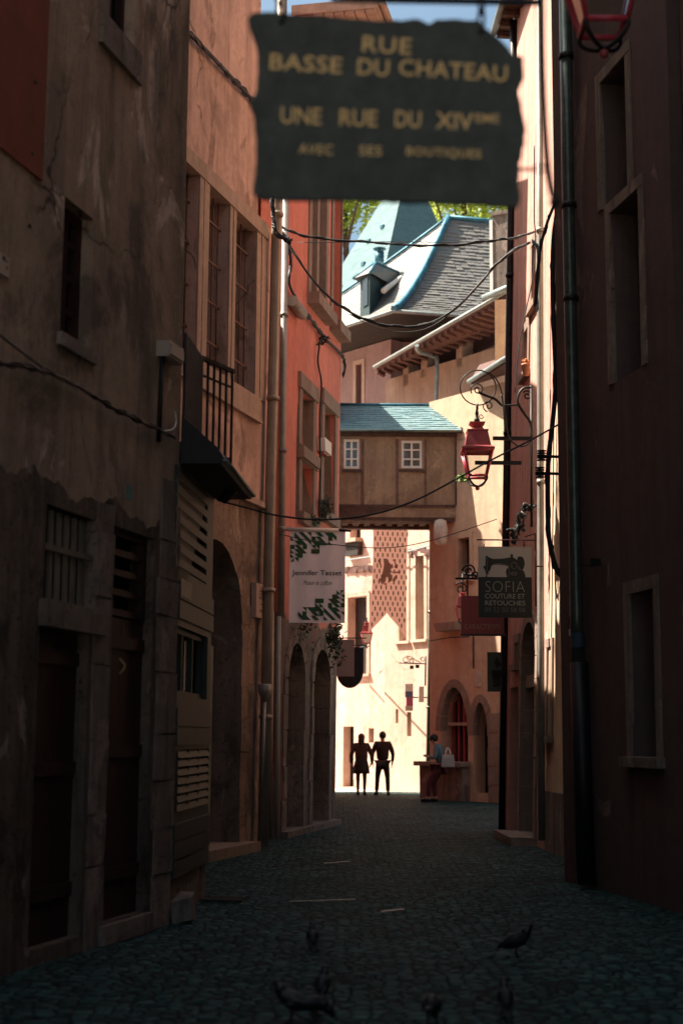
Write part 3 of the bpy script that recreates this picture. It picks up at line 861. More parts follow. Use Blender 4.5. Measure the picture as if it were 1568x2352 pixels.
for a in (a1, a2):
    mb = MB(); mb.box(FC, a[0] - a[1], a[0] + a[1], .03, a[2] + a[3], -.42, -.4); mb.build('doorway', M['dark'], HC)
    mb = MB()
    z = 0.0
    while z < a[2] - .02:
        h = min(random.uniform(.38, .6), a[2] - z)
        for sgn in (-1, 1):
            e = a[0] + sgn * (a[1] - .008); o = e + sgn * random.uniform(.16, .3)
            mb.box(FC, min(e, o), max(e, o), z, z + h - .014, -.3, .02 + random.uniform(0, .02), .006)
        z += h
    for i in range(7):
        g0, g1 = math.pi * i / 7, math.pi * (i + .95) / 7
        pts = [(a[0] + (a[1] - .008) * math.cos(g), a[2] + (a[3] - .008) * math.sin(g)) for g in (g0, (g0 + g1) / 2, g1)] + \
              [(a[0] + (a[1] + .22) * math.cos(g), a[2] + (a[3] + .22) * math.sin(g)) for g in (g1, (g0 + g1) / 2, g0)]
        mb.prism(FC, pts, -.25, .022 + random.uniform(0, .015))
    mb.build('arch_stones', M['stonedark'], HC)
mb = MB(); mb.box(FC, .2, FC.L - .1, -.02, .1, -.3, .16, .01); mb.build('doorstep', M['stonedark'], HC)
# boarded soffit of the eaves
FCs = Frame((FC.w(1.6, 0).x, FC.w(1.6, 0).y), (FC.w(FC.L, 0).x, FC.w(FC.L, 0).y))
mb = MB(); n = 6
for i in range(n):
    a = 1.15 * i / n
    mb.box(FC, 1.6, FC.L + .25, 14.5, 14.56, a + .012, a + 1.15 / n - .006)
mb.box(FC, 1.58, FC.L + .27, 14.56, 14.75, -.4, 1.2)
mb.tube([FC.w(1.58, 14.66, 1.27), FC.w(FC.L + .27, 14.66, 1.27)], .07, 8)
mb.build('eaves', plain('pale boards', (.38, .27, .2), .7, 0, .3, 4), HC)
# the unseen house behind it, with an added block that shades the footbridge roof, and the low one after the bend
H4 = thing('house', 'plain red house behind the stone framed one, at the left end of the footbridge', 'house', (-4, 34, 0))
body(H4, [(-.13, 28.3), (-.13, 38.495), (-9, 38.495), (-9, 30.6)], -.05, 9.0, M['l3'])
body(H4, [(-.128, 38.5), (-.128, 40.3), (-3.5, 40.3), (-3.5, 38.5)], -.05, 12.2, M['l3'], 'shadow_block')  # unseen block added to throw the shadow on the footbridge roof
mb = MB(); mb.add([(-.13, 28.3, 9.0), (-.13, 38.49, 9.0), (-5, 38.49, 11.2), (-5, 28.3, 11.2), (-9, 38.49, 9.6), (-9, 30.6, 9.6)], [(0, 1, 2, 3), (3, 2, 4, 5)]); mb.build('roof', M['slate'], H4)
H5 = thing('house', 'low dark house on the left just past the footbridge', 'house', (-4, 42, 0))
body(H5, [(-.35, 39.8), (-1.6, 43.6), (-9, 43.6), (-9, 39.8)], -.05, 7.2, M['l3'])
# ================================================================== pink house and cream house closing the street
PA1 = (1.54, 46.1)
uA_ = Vector((.643, -.765, 0)).normalized()
FP = Frame((PA1[0] - uA_.x * 8, PA1[1] - uA_.y * 8), PA1)
HP = thing('house', 'pink plaster house at the street end under a steep flared slate roof', 'house', (0, 48, 0))
Pp = lambda x, y: FP.uv(x, y)
pw = [FP.rect(800, 1368, 843, 1540), FP.rect(803, 1195, 828, 1236), FP.rect(818, 838, 831, 935)]
pw[0] = (Pp(800, 1400)[0], Pp(843, 1400)[0], Pp(820, 1548)[1], Pp(820, 1370)[1])
pdoor = (Pp(788, 1700)[0], Pp(812, 1700)[0], .02, Pp(800, 1668)[1])
pw2 = (Pp(846, 1700)[0], Pp(858, 1700)[0], Pp(852, 1705)[1], Pp(852, 1672)[1])
facade(HP, FP, rectp(0, FP.L, -.05, 10.0), [rectp(*r) for r in pw[:2] + [pdoor, pw2]], M['pink'], .45)
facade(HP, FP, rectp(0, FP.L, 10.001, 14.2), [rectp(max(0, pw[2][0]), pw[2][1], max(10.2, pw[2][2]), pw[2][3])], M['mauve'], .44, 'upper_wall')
q0, q1 = FP.w(0, 0, -.46), FP.w(FP.L - .05, 0, -.46)
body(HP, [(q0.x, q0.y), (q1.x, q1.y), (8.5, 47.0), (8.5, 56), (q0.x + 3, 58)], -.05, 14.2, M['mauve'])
for r in pw: backing(HP, FP, r, .3, M['shutter'], 'window')
for r in (pw[0], pw[2]): surround(HP, FP, r, .14, .03, M['stonepale'], .08)
backing(HP, FP, pdoor, .3, M['dark'], 'doorway'); backing(HP, FP, pw2, .2, M['dark'], 'window')
mb = MB(); u0, u1, v0, v1 = pw[1]; mb.box(FP, u0 - .05, u1 + .1, v0 - .12, v0, -.05, .32, .01); mb.build('window_sill', M['stonepale'], HP)
mb = MB(); u0, u1, v0, v1 = pw[1]; mb.box(FP, u0, u1 + .1, v0 - .55, v0 - .13, -.02, .2, .01); mb.build('window_box', M['shutter'], HP)
mb = MB()   # broken moulding
u = Pp(795, 1300)[0]
while u < Pp(880, 1290)[0]:
    l = random.uniform(.15, .4); v = Pp(800, 1312)[1] + random.uniform(-.06, .08)
    mb.box(FP, u, u + l, v - .1, v + .1, -.02, .05, .03); u += l * .98
mb.build('moulding', M['rafter'], HP)
FK = Frame((PA1[0] + .1, PA1[1] + .0), (8.5, 47.0 - .6))
# roof of the pink house
zE = 14.3
def rayz(px, py, z):
    d = ray(px, py); return Vector((0, 0, CAMZ)) + d * ((z - CAMZ) / d.z)
E0 = rayz(905, 714, zE)
EL = E0 + Vector((-.643, .765, 0)).normalized() * 10.0
ERd = (rayz(1040, 724, zE) - E0); ERd.z = 0; ERd.normalize()
ER = E0 + ERd * 7.5
H0 = at(1030, 503, E0.y + 3.6)
H1 = at(1190, 509, (E0 + ERd * 4).y + 3.3); H1.z = H0.z
mb = MB(); roof_face(mb, E0, ER, H0, H1, 34, .22, 1.28, .03, .012)
mb.build('roof', M['slate'], HP, 'grey slate slope facing the street')
mb = MB(); roof_face(mb, EL, E0, H0 + Vector((-.02, .02, 0)), H0, 34, .3, 1.28, .012, .004)
mb.build('roof', M['slate'], HP, 'sunlit left slope of the roof')
def along(a, b, flare, n=14):
    o = []
    for i in range(n + 1):
        t = i / n; p = a.lerp(b, t); p.z = a.z + (b.z - a.z) * t ** flare; o.append(p + Vector((-.02, -.05, .06)))
    return o
mb = MB(); mb.tube(along(E0, H0, 1.28), .11, 5); mb.tube([H0 + Vector((0, 0, .06)), H1 + Vector((0, 0, .06))], .09, 5)
mb.tube(along(EL, H0, 1.28), .05, 5)
mb.build('flashing', M['zincblue'], HP)
mb = MB(); mb.tube([EL, E0, ER], .065, 8); mb.build('gutter', M['zinc'], HP)
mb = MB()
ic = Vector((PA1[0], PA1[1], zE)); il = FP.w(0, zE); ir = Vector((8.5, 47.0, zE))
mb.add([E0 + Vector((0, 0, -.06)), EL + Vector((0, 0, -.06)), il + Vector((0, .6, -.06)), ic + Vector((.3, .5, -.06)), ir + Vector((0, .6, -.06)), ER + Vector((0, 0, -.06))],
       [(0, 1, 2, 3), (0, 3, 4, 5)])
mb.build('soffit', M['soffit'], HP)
# dormer on the left slope
dz = at(865, 690, E0.y + 1.9)
FD = Frame((at(826, 700, E0.y + 2.1).x, E0.y + 2.1), (at(846, 700, E0.y + 1.45).x, E0.y + 1.45))
DM = MB()
c0 = at(827, 703, E0.y + 2.2); c1 = at(848, 695, E0.y + 1.7); c2 = at(905, 668, E0.y + 3.4); c3 = c0 + (c2 - c1)
zt = at(830, 640, E0.y + 2.2).z
vs = [c0, c1, c2, c3] + [Vector((p.x, p.y, zt)) for p in (c0, c1, c2, c3)]
for p in vs[:4]: p.z = min(c0.z, c1.z) - .3
DM.add(vs, [(0, 1, 5, 4), (1, 2, 6, 5), (2, 3, 7, 6), (3, 0, 4, 7), (4, 5, 6, 7)])
dmo = DM.build('dormer', plain('dark slate hung wall', (.022, .045, .048), .7, 0, .3, 8), HP)
mb = MB()
e0 = at(810, 638, E0.y + 2.2); e1 = at(850, 622, E0.y + 1.55); e2 = at(918, 628, E0.y + 3.3); ap = at(862, 603, E0.y + 2.2); ap2 = at(915, 606, E0.y + 3.2)
e0.z = e1.z = e2.z = zt
ap2.z = ap.z
e3 = e0 + (e2 - e1); e3.z = zt
mb.add([e0, e1, e2, e3, ap, ap2], [(0, 1, 4), (1, 2, 5, 4), (3, 0, 4, 5), (2, 3, 5)])
mb.build('dormer_roof', M['slate'], dmo)
mb = MB(); mb.tube([e0, ap], .05, 6); mb.tube([ap, ap2], .05, 6); mb.tube([e1, ap], .05, 6); mb.build('dormer_flashing', M['zincblue'], dmo)
mb = MB(); a = c0.lerp(c1, .3); b_ = c0.lerp(c1, .85)
ofs = Vector((-.02, -.03, 0))
zl = max(c0.z, c1.z) + .25
mb.add([Vector((a.x, a.y, zl)) + ofs, Vector((b_.x, b_.y, zl)) + ofs, Vector((b_.x, b_.y, zt - .1)) + ofs, Vector((a.x, a.y, zt - .1)) + ofs], [(0, 1, 2, 3)])
mb.build('dormer_window', M['glassdark'], dmo)
mb = MB(); f0 = at(880, 668, E0.y + 2.0); f1 = at(940, 622, E0.y + 3.3)
mb.tube([f0, f1], [.1, .05], 6); mb.build('skylight', M['white'], HP)
mb = MB(); pf = at(871, 603, E0.y + 3.2); mb.tube([pf, pf + Vector((0, 0, .36))], .15, 10); mb.lathe(pf + Vector((0, 0, .44)), [(.2, 0), (.22, .03), (.05, .09)], 10); mb.tube([pf + Vector((0, 0, .3)), pf + Vector((0, 0, .46))], .04, 6); mb.build('chimney_pipe', M['zincblue'], HP)
# ------------------------------------------------------------------ cream house
uB_ = Vector((.6, -.8, 0))
PB0 = Vector((1.35, 45.5, 0))
FBc = Frame((PB0.x, PB0.y), (PB0.x + uB_.x * 8.2, PB0.y + uB_.y * 8.2))
HBc = thing('house', 'cream plaster house with tall dark windows and deep eaves beyond the footbridge', 'house', (3, 43.5, 0))
Bc = lambda x, y: FBc.uv(x, y)
bw = [(Bc(917, 1400)[0], Bc(934, 1400)[0], Bc(925, 1472)[1], Bc(925, 1282)[1]), (Bc(955, 1400)[0], Bc(974, 1400)[0], Bc(965, 1468)[1], Bc(965, 1276)[1])]
bsm = [(Bc(925, 850)[0], Bc(937, 850)[0], Bc(931, 886)[1], Bc(931, 836)[1]), (Bc(966, 850)[0], Bc(980, 850)[0], Bc(973, 866)[1], Bc(973, 818)[1]), (Bc(1047, 800)[0], Bc(1060, 800)[0], Bc(1053, 842)[1], Bc(1053, 760)[1])]
blow = [(Bc(934, 1680)[0], Bc(944, 1680)[0], Bc(939, 1690)[1], Bc(939, 1635)[1]), (Bc(908, 1680)[0], Bc(914, 1680)[0], Bc(911, 1660)[1], Bc(911, 1628)[1])]
facade(HBc, FBc, rectp(0, FBc.L, -.05, 9.6), [rectp(*r) for r in bw + blow], M['cream'], .45)
facade(HBc, FBc, rectp(0, FBc.L, 9.601, 12.7), [rectp(*r) for r in bsm], M['shadetan'], .44, 'upper_wall')
q0, q1 = FBc.w(.02, 0, -.46), FBc.w(FBc.L, 0, -.46)
body(HBc, [(q0.x, q0.y), (q1.x, q1.y), (q1.x + 4, q1.y + 1), (7.5, 45.8)], -.05, 12.75, M['cream'])
for r in bw:
    backing(HBc, FBc, r, .3, M['shutter'], 'shutter'); surround(HBc, FBc, r, .13, .025, M['cream'], .08)
for r in bsm + blow: backing(HBc, FBc, r, .34, M['dark'], 'window')
mb = MB()
u = Bc(938, 1300)[0]
while u < Bc(995, 1280)[0]:
    l = random.uniform(.15, .4); v = Bc(960, 1268)[1] + random.uniform(-.06, .08)
    mb.box(FBc, u, u + l, v - .09, v + .09, -.02, .05, .03); u += l * .98
mb.build('moulding', M['rafter'], HBc)
# eaves: boarded soffit, rafters, gutter
ov = .8
eL = rayz(862, 850, 12.5); eR = at(1192, 662, 38.9)
wl, wr = FBc.w(-.15, 12.75, 0), FBc.w(FBc.L, 13.2, 0)
mb = MB()
up = Vector((0, 0, .12))
bk = Vector((.8, .6, 0)) * 2.2
mb.add([eL, eR, wr + bk * .2 + Vector((0, 0, .45)), wl + bk * .2 + Vector((0, 0, .3)), eL + up, eR + up, wr + bk + Vector((0, 0, 1.0)), wl + bk + Vector((0, 0, .6))],
       [(0, 1, 2, 3), (4, 5, 6, 7), (0, 1, 5, 4), (1, 2, 6, 5), (2, 3, 7, 6), (3, 0, 4, 7)])
for i in range(24):
    a = eL.lerp(eR, (i + .3) / 24); b_ = wl.lerp(wr, (i + .3) / 24) + Vector((0, 0, .2))
    d = (eR - eL).normalized() * .045
    mb.add([a - d, a + d, b_ + d, b_ - d, a - d - Vector((0, 0, .12)), a + d - Vector((0, 0, .12)), b_ + d - Vector((0, 0, .14)), b_ - d - Vector((0, 0, .14))],
           [(4, 5, 6, 7), (0, 4, 7, 3), (1, 5, 6, 2), (0, 1, 5, 4)])
mb.build('eaves', M['rafter'], HBc)
mb = MB(); mb.tube([eL + Vector((-.05, -.05, .08)), eR + Vector((-.05, -.05, .08))], .055, 8); mb.build('gutter', plain('pale zinc', (.24, .25, .23), .5, .3, .35, 3), HBc)
dp = [at(957, 793, 41.6), at(962, 808, 41.9), at(995, 818, 42.6), at(1003, 830, 42.4), at(1001, 925, 42.4), at(1000, 990, 42.4)]
mb = MB(); mb.tube(smoothpath(dp, 4), .06, 8); mb.build('downpipe', M['zinc'], HBc)
# chimney and its flashing at the right of the eaves
cb = at(1152, 665, 39.2)
mb = MB(); Fch = Frame((cb.x - .24, cb.y), (cb.x + .26, cb.y - .25)); mb.box(Fch, 0, Fch.L, cb.z - .1, at(1152, 497, 39.2).z, -.8, 0, .012)
mb.box(Fch, -.04, Fch.L + .04, at(1152, 497, 39.2).z, at(1152, 497, 39.2).z + .12, -.84, .04, .01)
mb.build('chimney', M['stonedark'], HBc)
mb = MB(); mb.box(Fch, -.09, -.002, cb.z - .05, at(1130, 505, 39.2).z, -.6, .02); mb.build('flashing', M['white'], HBc)
mb = MB(); a, b_ = at(1110, 684, 38.8), at(1186, 652, 37.8); mb.tube([a, b_], .09, 8); mb.build('box_gutter', M['zinc'], HBc)
# ------------------------------------------------------------------ tan house with arches (right, before the bridge)
PC0 = Vector((2.36, 39.36, 0)); uC_ = Vector((.6, -.8, 0))
FCc = Frame((PC0.x, PC0.y), (PC0.x + uC_.x * 4.6, PC0.y + uC_.y * 4.6))
HCc = thing('house', 'tan plaster house with two stone arches and a red shop window', 'house', (3.6, 38.2, 0))
Cc = lambda x, y: FCc.uv(x, y)
def ccarch(x0, x1, ytop, yspr, yb):
    a, b = Cc(x0, yspr)[0], Cc(x1, yspr)[0]
    s0 = Cc((x0 + x1) / 2, yspr)[1]; t0 = Cc((x0 + x1) / 2, ytop)[1]
    return ((a + b) / 2, (b - a) / 2, Cc((x0 + x1) / 2, yb)[1], s0, t0 - s0)
k1 = ccarch(1012, 1074, 1577, 1680, 1752); k2 = ccarch(1086, 1120, 1612, 1690, 1822)
ztopC = 10.6
clw = (Cc(1052, 1250)[0], Cc(1078, 1250)[0], Cc(1065, 1330)[1], Cc(1065, 1235)[1])
facade(HCc, FCc, rectp(0, FCc.L, -.05, ztopC), [arch(k[0], k[1], max(.05, k[2]), k[3], k[4]) for k in (k1, k2)] + [rectp(*clw)], M['c'], .5)
q0, q1 = FCc.w(.02, 0, -.52), FCc.w(FCc.L, 0, -.52)
body(HCc, [(q0.x, q0.y), (q1.x, q1.y), (9, 36), (9, 39.5), (q0.x + 1.0, q0.y + .3)], -.05, ztopC, M['c'])
backing(HCc, FCc, clw, .3, M['shutter'], 'shutter'); surround(HCc, FCc, clw, .12, .02, M['c'], .07)
mb = MB(); mb.box(FCc, k1[0] - k1[1], k1[0] + k1[1], k1[2], k1[3] + k1[4], -.42, -.4)
sw = mb.build('shop_window', M['glassdark'], HCc)
mb = MB()
for i in range(5):
    u = k1[0] - k1[1] + 2 * k1[1] * (i + .5) / 5; mb.box(FCc, u - .035, u + .035, k1[2], k1[3] + k1[4] * .8, -.39, -.33)
mb.build('window_bars', M['lamp'], sw)
mb = MB(); mb.box(FCc, k1[0] - k1[1] * .9, k1[0] + k1[1], Cc(1043, 1662)[1] - .04, Cc(1043, 1662)[1] + .04, -.32, -.2); mb.build('shelf', M['stonepale'], sw)
mb = MB(); mb.box(FCc, k2[0] - k2[1], k2[0] + k2[1], .04, k2[3] + k2[4], -.42, -.4); mb.build('doorway', M['dark'], HCc)
mb = MB()
for k in (k1, k2):
    mb = MB()
    for i in range(9):
        g0, g1 = math.pi * i / 9, math.pi * (i + .95) / 9
        pts = [(k[0] + (k[1] - .008) * math.cos(g), k[3] + (k[4] - .008) * math.sin(g)) for g in (g0, (g0 + g1) / 2, g1)] + \
              [(k[0] + (k[1] + .2) * math.cos(g), k[3] + (k[4] + .2) * math.sin(g)) for g in (g1, (g0 + g1) / 2, g0)]
        mb.prism(FCc, pts, -.2, .02 + random.uniform(0, .01))
    mb.build('arch_stones', M['stone'], HCc)
mb = MB()
z = 0
while z < 2.0:
    h = random.uniform(.35, .5); mb.box(FCc, k2[0] + k2[1] + .02, k2[0] + k2[1] + random.uniform(.35, .55), z, z + h - .02, -.1, .04, .01); z += h
mb.build('quoins', M['stone'], HCc)
# stone counter under the shop window
ct = thing('stone_counter', 'stone slab counter on a dark base below the arched shop window', 'counter', FCc.w(.7, 0, .3))
ua, ub = Cc(984, 1752)[0] - .15, k1[0] + k1[1] + .1
vc = Cc(1030, 1748)[1]
mb = MB(); mb.box(FCc, ua, ub, vc - .12, vc, -.05, .4, .012); mb.build('slab', M['stone'], ct)
mb = MB(); mb.box(FCc, ua + .1, ub - .05, -.02, vc - .121, -.0, .27, .01); mb.build('base', M['stonedark'], ct)
# eave of the tan house
e0, e1 = rayz(1080, 886, ztopC + .05), rayz(1176, 826, ztopC + .05)
dv = (e1 - e0); e1 = e0 + dv * 1.6
mb = MB(); b0 = FCc.w(Cc(1084, 900)[0] - .05, ztopC + .35, -.3); b1 = b0 + uC_ * 3.2
mb.add([e0, e1, b1, b0, e0 + Vector((0, 0, .16)), e1 + Vector((0, 0, .16)), b1 + Vector((0, 0, .5)), b0 + Vector((0, 0, .4))], [(0, 1, 2, 3), (4, 5, 6, 7), (0, 1, 5, 4), (1, 2, 6, 5), (2, 3, 7, 6), (3, 0, 4, 7)])
mb.build('eaves', M['rafter'], HCc)
mb = MB(); mb.tube([e0 + Vector((-.05, -.05, .1)), e1 + Vector((-.05, -.05, .1))], .065, 8); mb.build('gutter', M['zinc'], HCc)
# brick pier above
mb = MB(); pb = at(1149, 830, 37.6); Fpi = Frame((pb.x - .14, pb.y), (pb.x + .3, pb.y - .2)); mb.box(Fpi, 0, Fpi.L, pb.z - .2, at(1149, 690, 37.6).z, -.4, 0, .01); mb.build('chimney', stucco('ochre brick', (.50, .30, .15), (.40, .22, .12), (.3, .12, .08), .5, None, scale=3, bump=.6), HCc)
# ledge canopy
u0, u1 = Cc(1014, 1445)[0], Cc(1046, 1445)[0]; v = Cc(1030, 1440)[1]
mb = MB(); mb.prism(FCc, [(u0, v + .1), (u1 + .3, v + .1), (u1 + .3, v - .1), (u0 + .12, v - .12)], -.02, .3); mb.build('canopy', M['stone'], HCc)
# ================================================================== footbridge
FG = Frame((-.125, 38.5), (3.06, 38.5))
HG = thing('footbridge', 'brown roughcast covered footbridge with a slate roof spanning the street', 'footbridge', (1.5, 39.3, 7.0))
G = lambda x, y: FG.uv(x, y)
vb_, vee = G(900, 1196)[1], G(900, 990)[1]
gw = [FG.rect(789, 1008, 825, 1076), FG.rect(921, 1011, 969, 1075)]
facade(HG, FG, rectp(0, FG.L, vb_ + .1, vee), [rectp(*r) for r in gw], M['bridge'], .25)
body(HG, [(-.12, 38.76), (3.06, 38.76), (3.06, 40.3), (-.12, 40.3)], vb_ + .12, vee, M['bridge'])
for i, r in enumerate(gw):
    window(HG, FG, r, .02, frame=M['white'], fw=.065, mull=(1, 2), pane=glass('old glass', (.12, .13, .12), .04))
mb = MB()
def tb(x0, x1, y0, y1, n=.03):
    u0, v1 = G(x0, y0); u1, v0 = G(x1, y1); mb.box(FG, u0, u1, v0, v1, -.05, n, .006)
tb(778, 1044, 1158, 1166, .03); tb(916, 974, 1077, 1084, .05); tb(786, 830, 1078, 1085, .05)
tb(778, 1050, 991, 1004, .05); tb(1044, 1052, 1004, 1160, .035)
mb.build('timber_frame', M['timber'], HG)
mb = MB(); tb(908, 915, 1008, 1160, .008); tb(973, 980, 1008, 1160, .008); tb(829, 836, 1008, 1160, .008); mb.build('timber_posts', M['faint'], HG)
mb = MB(); u0, v1 = G(776, 1166); u1, v0 = G(1040, 1197)
mb.box(FG, u0, u1 + .05, v0, v1, -.35, -.01, .02); mb.box(FG, u0, u1 + .05, v0, v1, -1.8, -1.45, .02)
for i in range(9): mb.box(FG, u0 + .3 * i + .1, u0 + .3 * i + .26, v0 + .06, v1, -1.44, -.36, .01)
mb.build('floor_beam', M['timber'], HG)
zr = at(900, 932, 39.4).z
b0, b1 = Vector((-.125, 38.28, vee - .02)), Vector((3.16, 38.28, vee - .02))
t0, t1 = Vector((-.125, 39.4, zr)), Vector((at(1036, 932, 39.4).x, 39.4, zr))
mb = MB(); roof_face(mb, b0, b1, t0, t1, 13, .22, 1.0, .02, .006)
roof_face(mb, Vector((3.16, 40.5, vee - .02)), b0 + Vector((0, 2.22, 0)), t1, t0, 8, .3, 1.0, .02, .005)
mb.add([b1, Vector((3.16, 40.5, vee - .02)), t1], [(0, 1, 2)])
mb.build('roof', M['slateblue'], HG)
mb = MB(); mb.tube([t0 + Vector((0, 0, .03)), t1 + Vector((0, 0, .03))], .045, 8); mb.tube([t1 + Vector((0, 0, .03)), b1 + Vector((0, 0, .05))], .03, 6); mb.build('ridge', M['zincblue'], HG)
mb = MB(); mb.tube([b0 + Vector((0, -.02, -.02)), b1 + Vector((0, -.02, -.02))], .04, 8); mb.build('gutter', M['pipedark'], HG)
# ================================================================== castle tower behind
HT = thing('tower', 'tall castle tower with a steep pyramid slate roof behind the houses', 'tower', (2, 61, 0))
pf = at(872, 668, 57.5); pl = at(686, 640, 64.5); pr = at(1098, 650, 62.0); ap = at(940, 362, 63.0)
pl.z = pf.z; pr.z = pf.z
pbk = pl + pr - pf
mb = MB()
roof_face(mb, pl, pf, ap + Vector((-.05, .05, 0)), ap, 60, .4, 1.0, .02, .004)
roof_face(mb, pf, pr, ap, ap + Vector((.05, .05, 0)), 60, .4, 1.0, .02, .004)
mb.add([pr, pbk, ap], [(0, 1, 2)]); mb.add([pbk, pl, ap], [(0, 1, 2)])
mb.build('roof', M['slatetower'], HT)
mb = MB()
for s_, t_ in ((.35, .2), (.62, .28), (.8, .12), (.5, .45), (.74, .5)):
    p = pl.lerp(pf, s_).lerp(ap, t_); mb.box(Frame((p.x - .1, p.y + .2), (p.x + .1, p.y - .1)), 0, .2, p.z, p.z + .16, -.1, .09)
mb.build('roof_vent', M['zincblue'], HT)
mb = MB(); mb.tube([pl, pf, pr], .12, 6); mb.build('gutter', M['zincblue'], HT)
sh = lambda p: (p.x, p.y)
cc = (pl + pr) / 2
body(HT, [sh(cc.lerp(p, .93)) for p in (pf, pr, pbk, pl)], 0, pf.z, M['stone'])
# ================================================================== RIGHT SIDE
tp = at(1179, 300, 26.2)
leanD = ((tp.x - 2.82) / tp.z, 0)
FD1 = Frame((2.82, 26.2), (2.97, 21.7), lean=leanD)
HD1 = thing('house', 'dull red plaster house on the right behind the sewing shop sign', 'house', (3.2, 23, 0))
D_ = lambda x, y: FD1.uv(x, y)
def drect(F, x0, x1, yt, yb):
    xm = (x0 + x1) / 2
    a, b = F.uv(x0, yb)[0], F.uv(x1, yb)[0]
    return (min(a, b), max(a, b), max(.03, F.uv(xm, yb)[1]), F.uv(xm, yt)[1])
dw = [drect(FD1, 1204, 1213, 760, 858), drect(FD1, 1184, 1191, 1476, 1526), drect(FD1, 1165, 1192, 1578, 1960), drect(FD1, 1222, 1232, 560, 700)]
xa0, xa1 = D_(1199, 1600)[0], D_(1231, 1600)[0]
dar = ((xa0 + xa1) / 2, (xa1 - xa0) / 2, .03, D_(1215, 1500)[1], D_(1216, 1428)[1] - D_(1215, 1500)[1])
facade(HD1, FD1, rectp(0, FD1.L, -.05, 14.9), [rectp(*r) for r in dw] + [arch(*dar)], M['d'], .4)
q0, q1 = FD1.w(.02, 0, -.42), FD1.w(FD1.L, 0, -.42)
body(HD1, [(q0.x + .2, q0.y), (q1.x + .2, q1.y), (9, 21.7), (9, 26.2)], -.05, 14.9, M['d'])
for r in (dw[0], dw[1], dw[3]):
    backing(HD1, FD1, r, .3, M['shutter'], 'window'); surround(HD1, FD1, r, .14, .03, M['stone'], .1)
backing(HD1, FD1, dw[2], .3, M['dark'], 'doorway')
mb = MB(); mb.box(FD1, dar[0] - dar[1], dar[0] + dar[1], .03, dar[3] + dar[4], -.39, -.37); mb.build('doorway', M['dark'], HD1)
mb = MB()
z = 0
while z < dar[3]:
    h = min(random.uniform(.35, .5), dar[3] - z + .01)
    for sg in (-1, 1):
        e = dar[0] + sg * (dar[1] - .008); o = e + sg * random.uniform(.14, .24)
        mb.box(FD1, min(e, o), max(e, o), z, z + h - .012, -.3, .035, .005)
    z += h
for i in range(9):
    g0, g1 = math.pi * i / 9, math.pi * (i + .95) / 9
    pts = [(dar[0] + (dar[1] - .008) * math.cos(g), dar[3] + (dar[4] - .008) * math.sin(g)) for g in (g0, (g0 + g1) / 2, g1)] + \
          [(dar[0] + (dar[1] + .18) * math.cos(g), dar[3] + (dar[4] + .18) * math.sin(g)) for g in (g1, (g0 + g1) / 2, g0)]
    mb.prism(FD1, pts, -.2, .035)
mb.build('arch_stones', M['stone'], HD1)
v = D_(1215, 1562)[1]; mb = MB(); mb.box(FD1, dar[0] - dar[1], dar[0] + dar[1], v - .1, v + .1, -.3, -.05); mb.build('stone_lintel', M['stone'], HD1)
mb = MB(); mb.box(FD1, dar[0] - dar[1] - .1, dar[0] + dar[1] + .25, -.02, .13, -.3, .4, .02); mb.build('doorstep', M['stone'], HD1)
# eaves of the red house seen from below
mb = MB()
mb.box(FD1, -.4, FD1.L, 14.9, 14.96, -.4, .32)
for i in range(12):
    u = -.4 + i * .42; mb.box(FD1, u, u + .1, 14.78, 14.9, -.1, .3)
mb.build('eaves', M['timber'], HD1)
mb = MB(); mb.tube([FD1.w(-.45, 14.9, .36), FD1.w(FD1.L, 14.9, .36)], .07, 8); mb.build('gutter', M['zinc'], HD1)
# pale neighbour
FD2 = Frame((2.97, 21.68), (3.17, 17.0), lean=leanD)
HD2 = thing('house', 'pale ochre house seen as a narrow sunlit strip beside the dark house', 'house', (3.3, 19, 0))
ew = [drect(FD2, 1257, 1266, 1486, 1690), drect(FD2, 1246, 1252, 1453, 1890)]
facade(HD2, FD2, rectp(0, FD2.L, -.05, 15.5), [rectp(*r) for r in ew], M['dpale'], .4)
q0, q1 = FD2.w(0, 0, -.42), FD2.w(FD2.L, 0, -.42)
body(HD2, [(q0.x + .2, q0.y), (q1.x + .2, q1.y), (9, 17.0), (9, 21.68)], -.05, 15.5, M['dpale'])
for r in ew: backing(HD2, FD2, r, .25, M['dark'], 'window')
surround(HD2, FD2, ew[0], .12, .03, M['stone'], .1)
mb = MB(); mb.box(FD2, 0, FD2.L, -.02, .85, -.05, .04, .01); mb.build('stone_base', M['stonedark'], HD2)
# ------------------------------------------------------------------ dark house in front on the right
FE = Frame((2.55, 17.2), (3.22, 13.95))
HE = thing('house', 'dark plum plaster house with deep shuttered windows, nearest on the right', 'house', (3.4, 15, 0))
E_ = lambda x, y: FE.uv(x, y)
def erect(x0, x1, ptop, pbot):
    a, b = E_(x0, 700)[0], E_(x1, 700)[0]
    return (min(a, b), max(a, b), E_(*pbot)[1], E_(*ptop)[1])
er = [erect(1389, 1449, (1449, 112), (1449, 421)), erect(1406, 1472, (1449, 448), (1472, 842)), erect(1430, 1484, (1470, 1358), (1470, 1738))]
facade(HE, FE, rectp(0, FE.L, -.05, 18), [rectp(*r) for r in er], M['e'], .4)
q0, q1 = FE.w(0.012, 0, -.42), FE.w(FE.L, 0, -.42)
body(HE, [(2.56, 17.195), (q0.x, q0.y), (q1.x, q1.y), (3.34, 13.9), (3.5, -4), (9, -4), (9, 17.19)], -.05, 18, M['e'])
for r in er:
    backing(HE, FE, r, .3, M['shutter'], 'shutter')
    surround(HE, FE, r, .13, .02, M['stonedark'], .1, bottom=(r is er[2]))
AW = thing('wall', 'rough end wall of the alley between the salmon and the red house', 'wall', (-1.6, 22.8, 0))
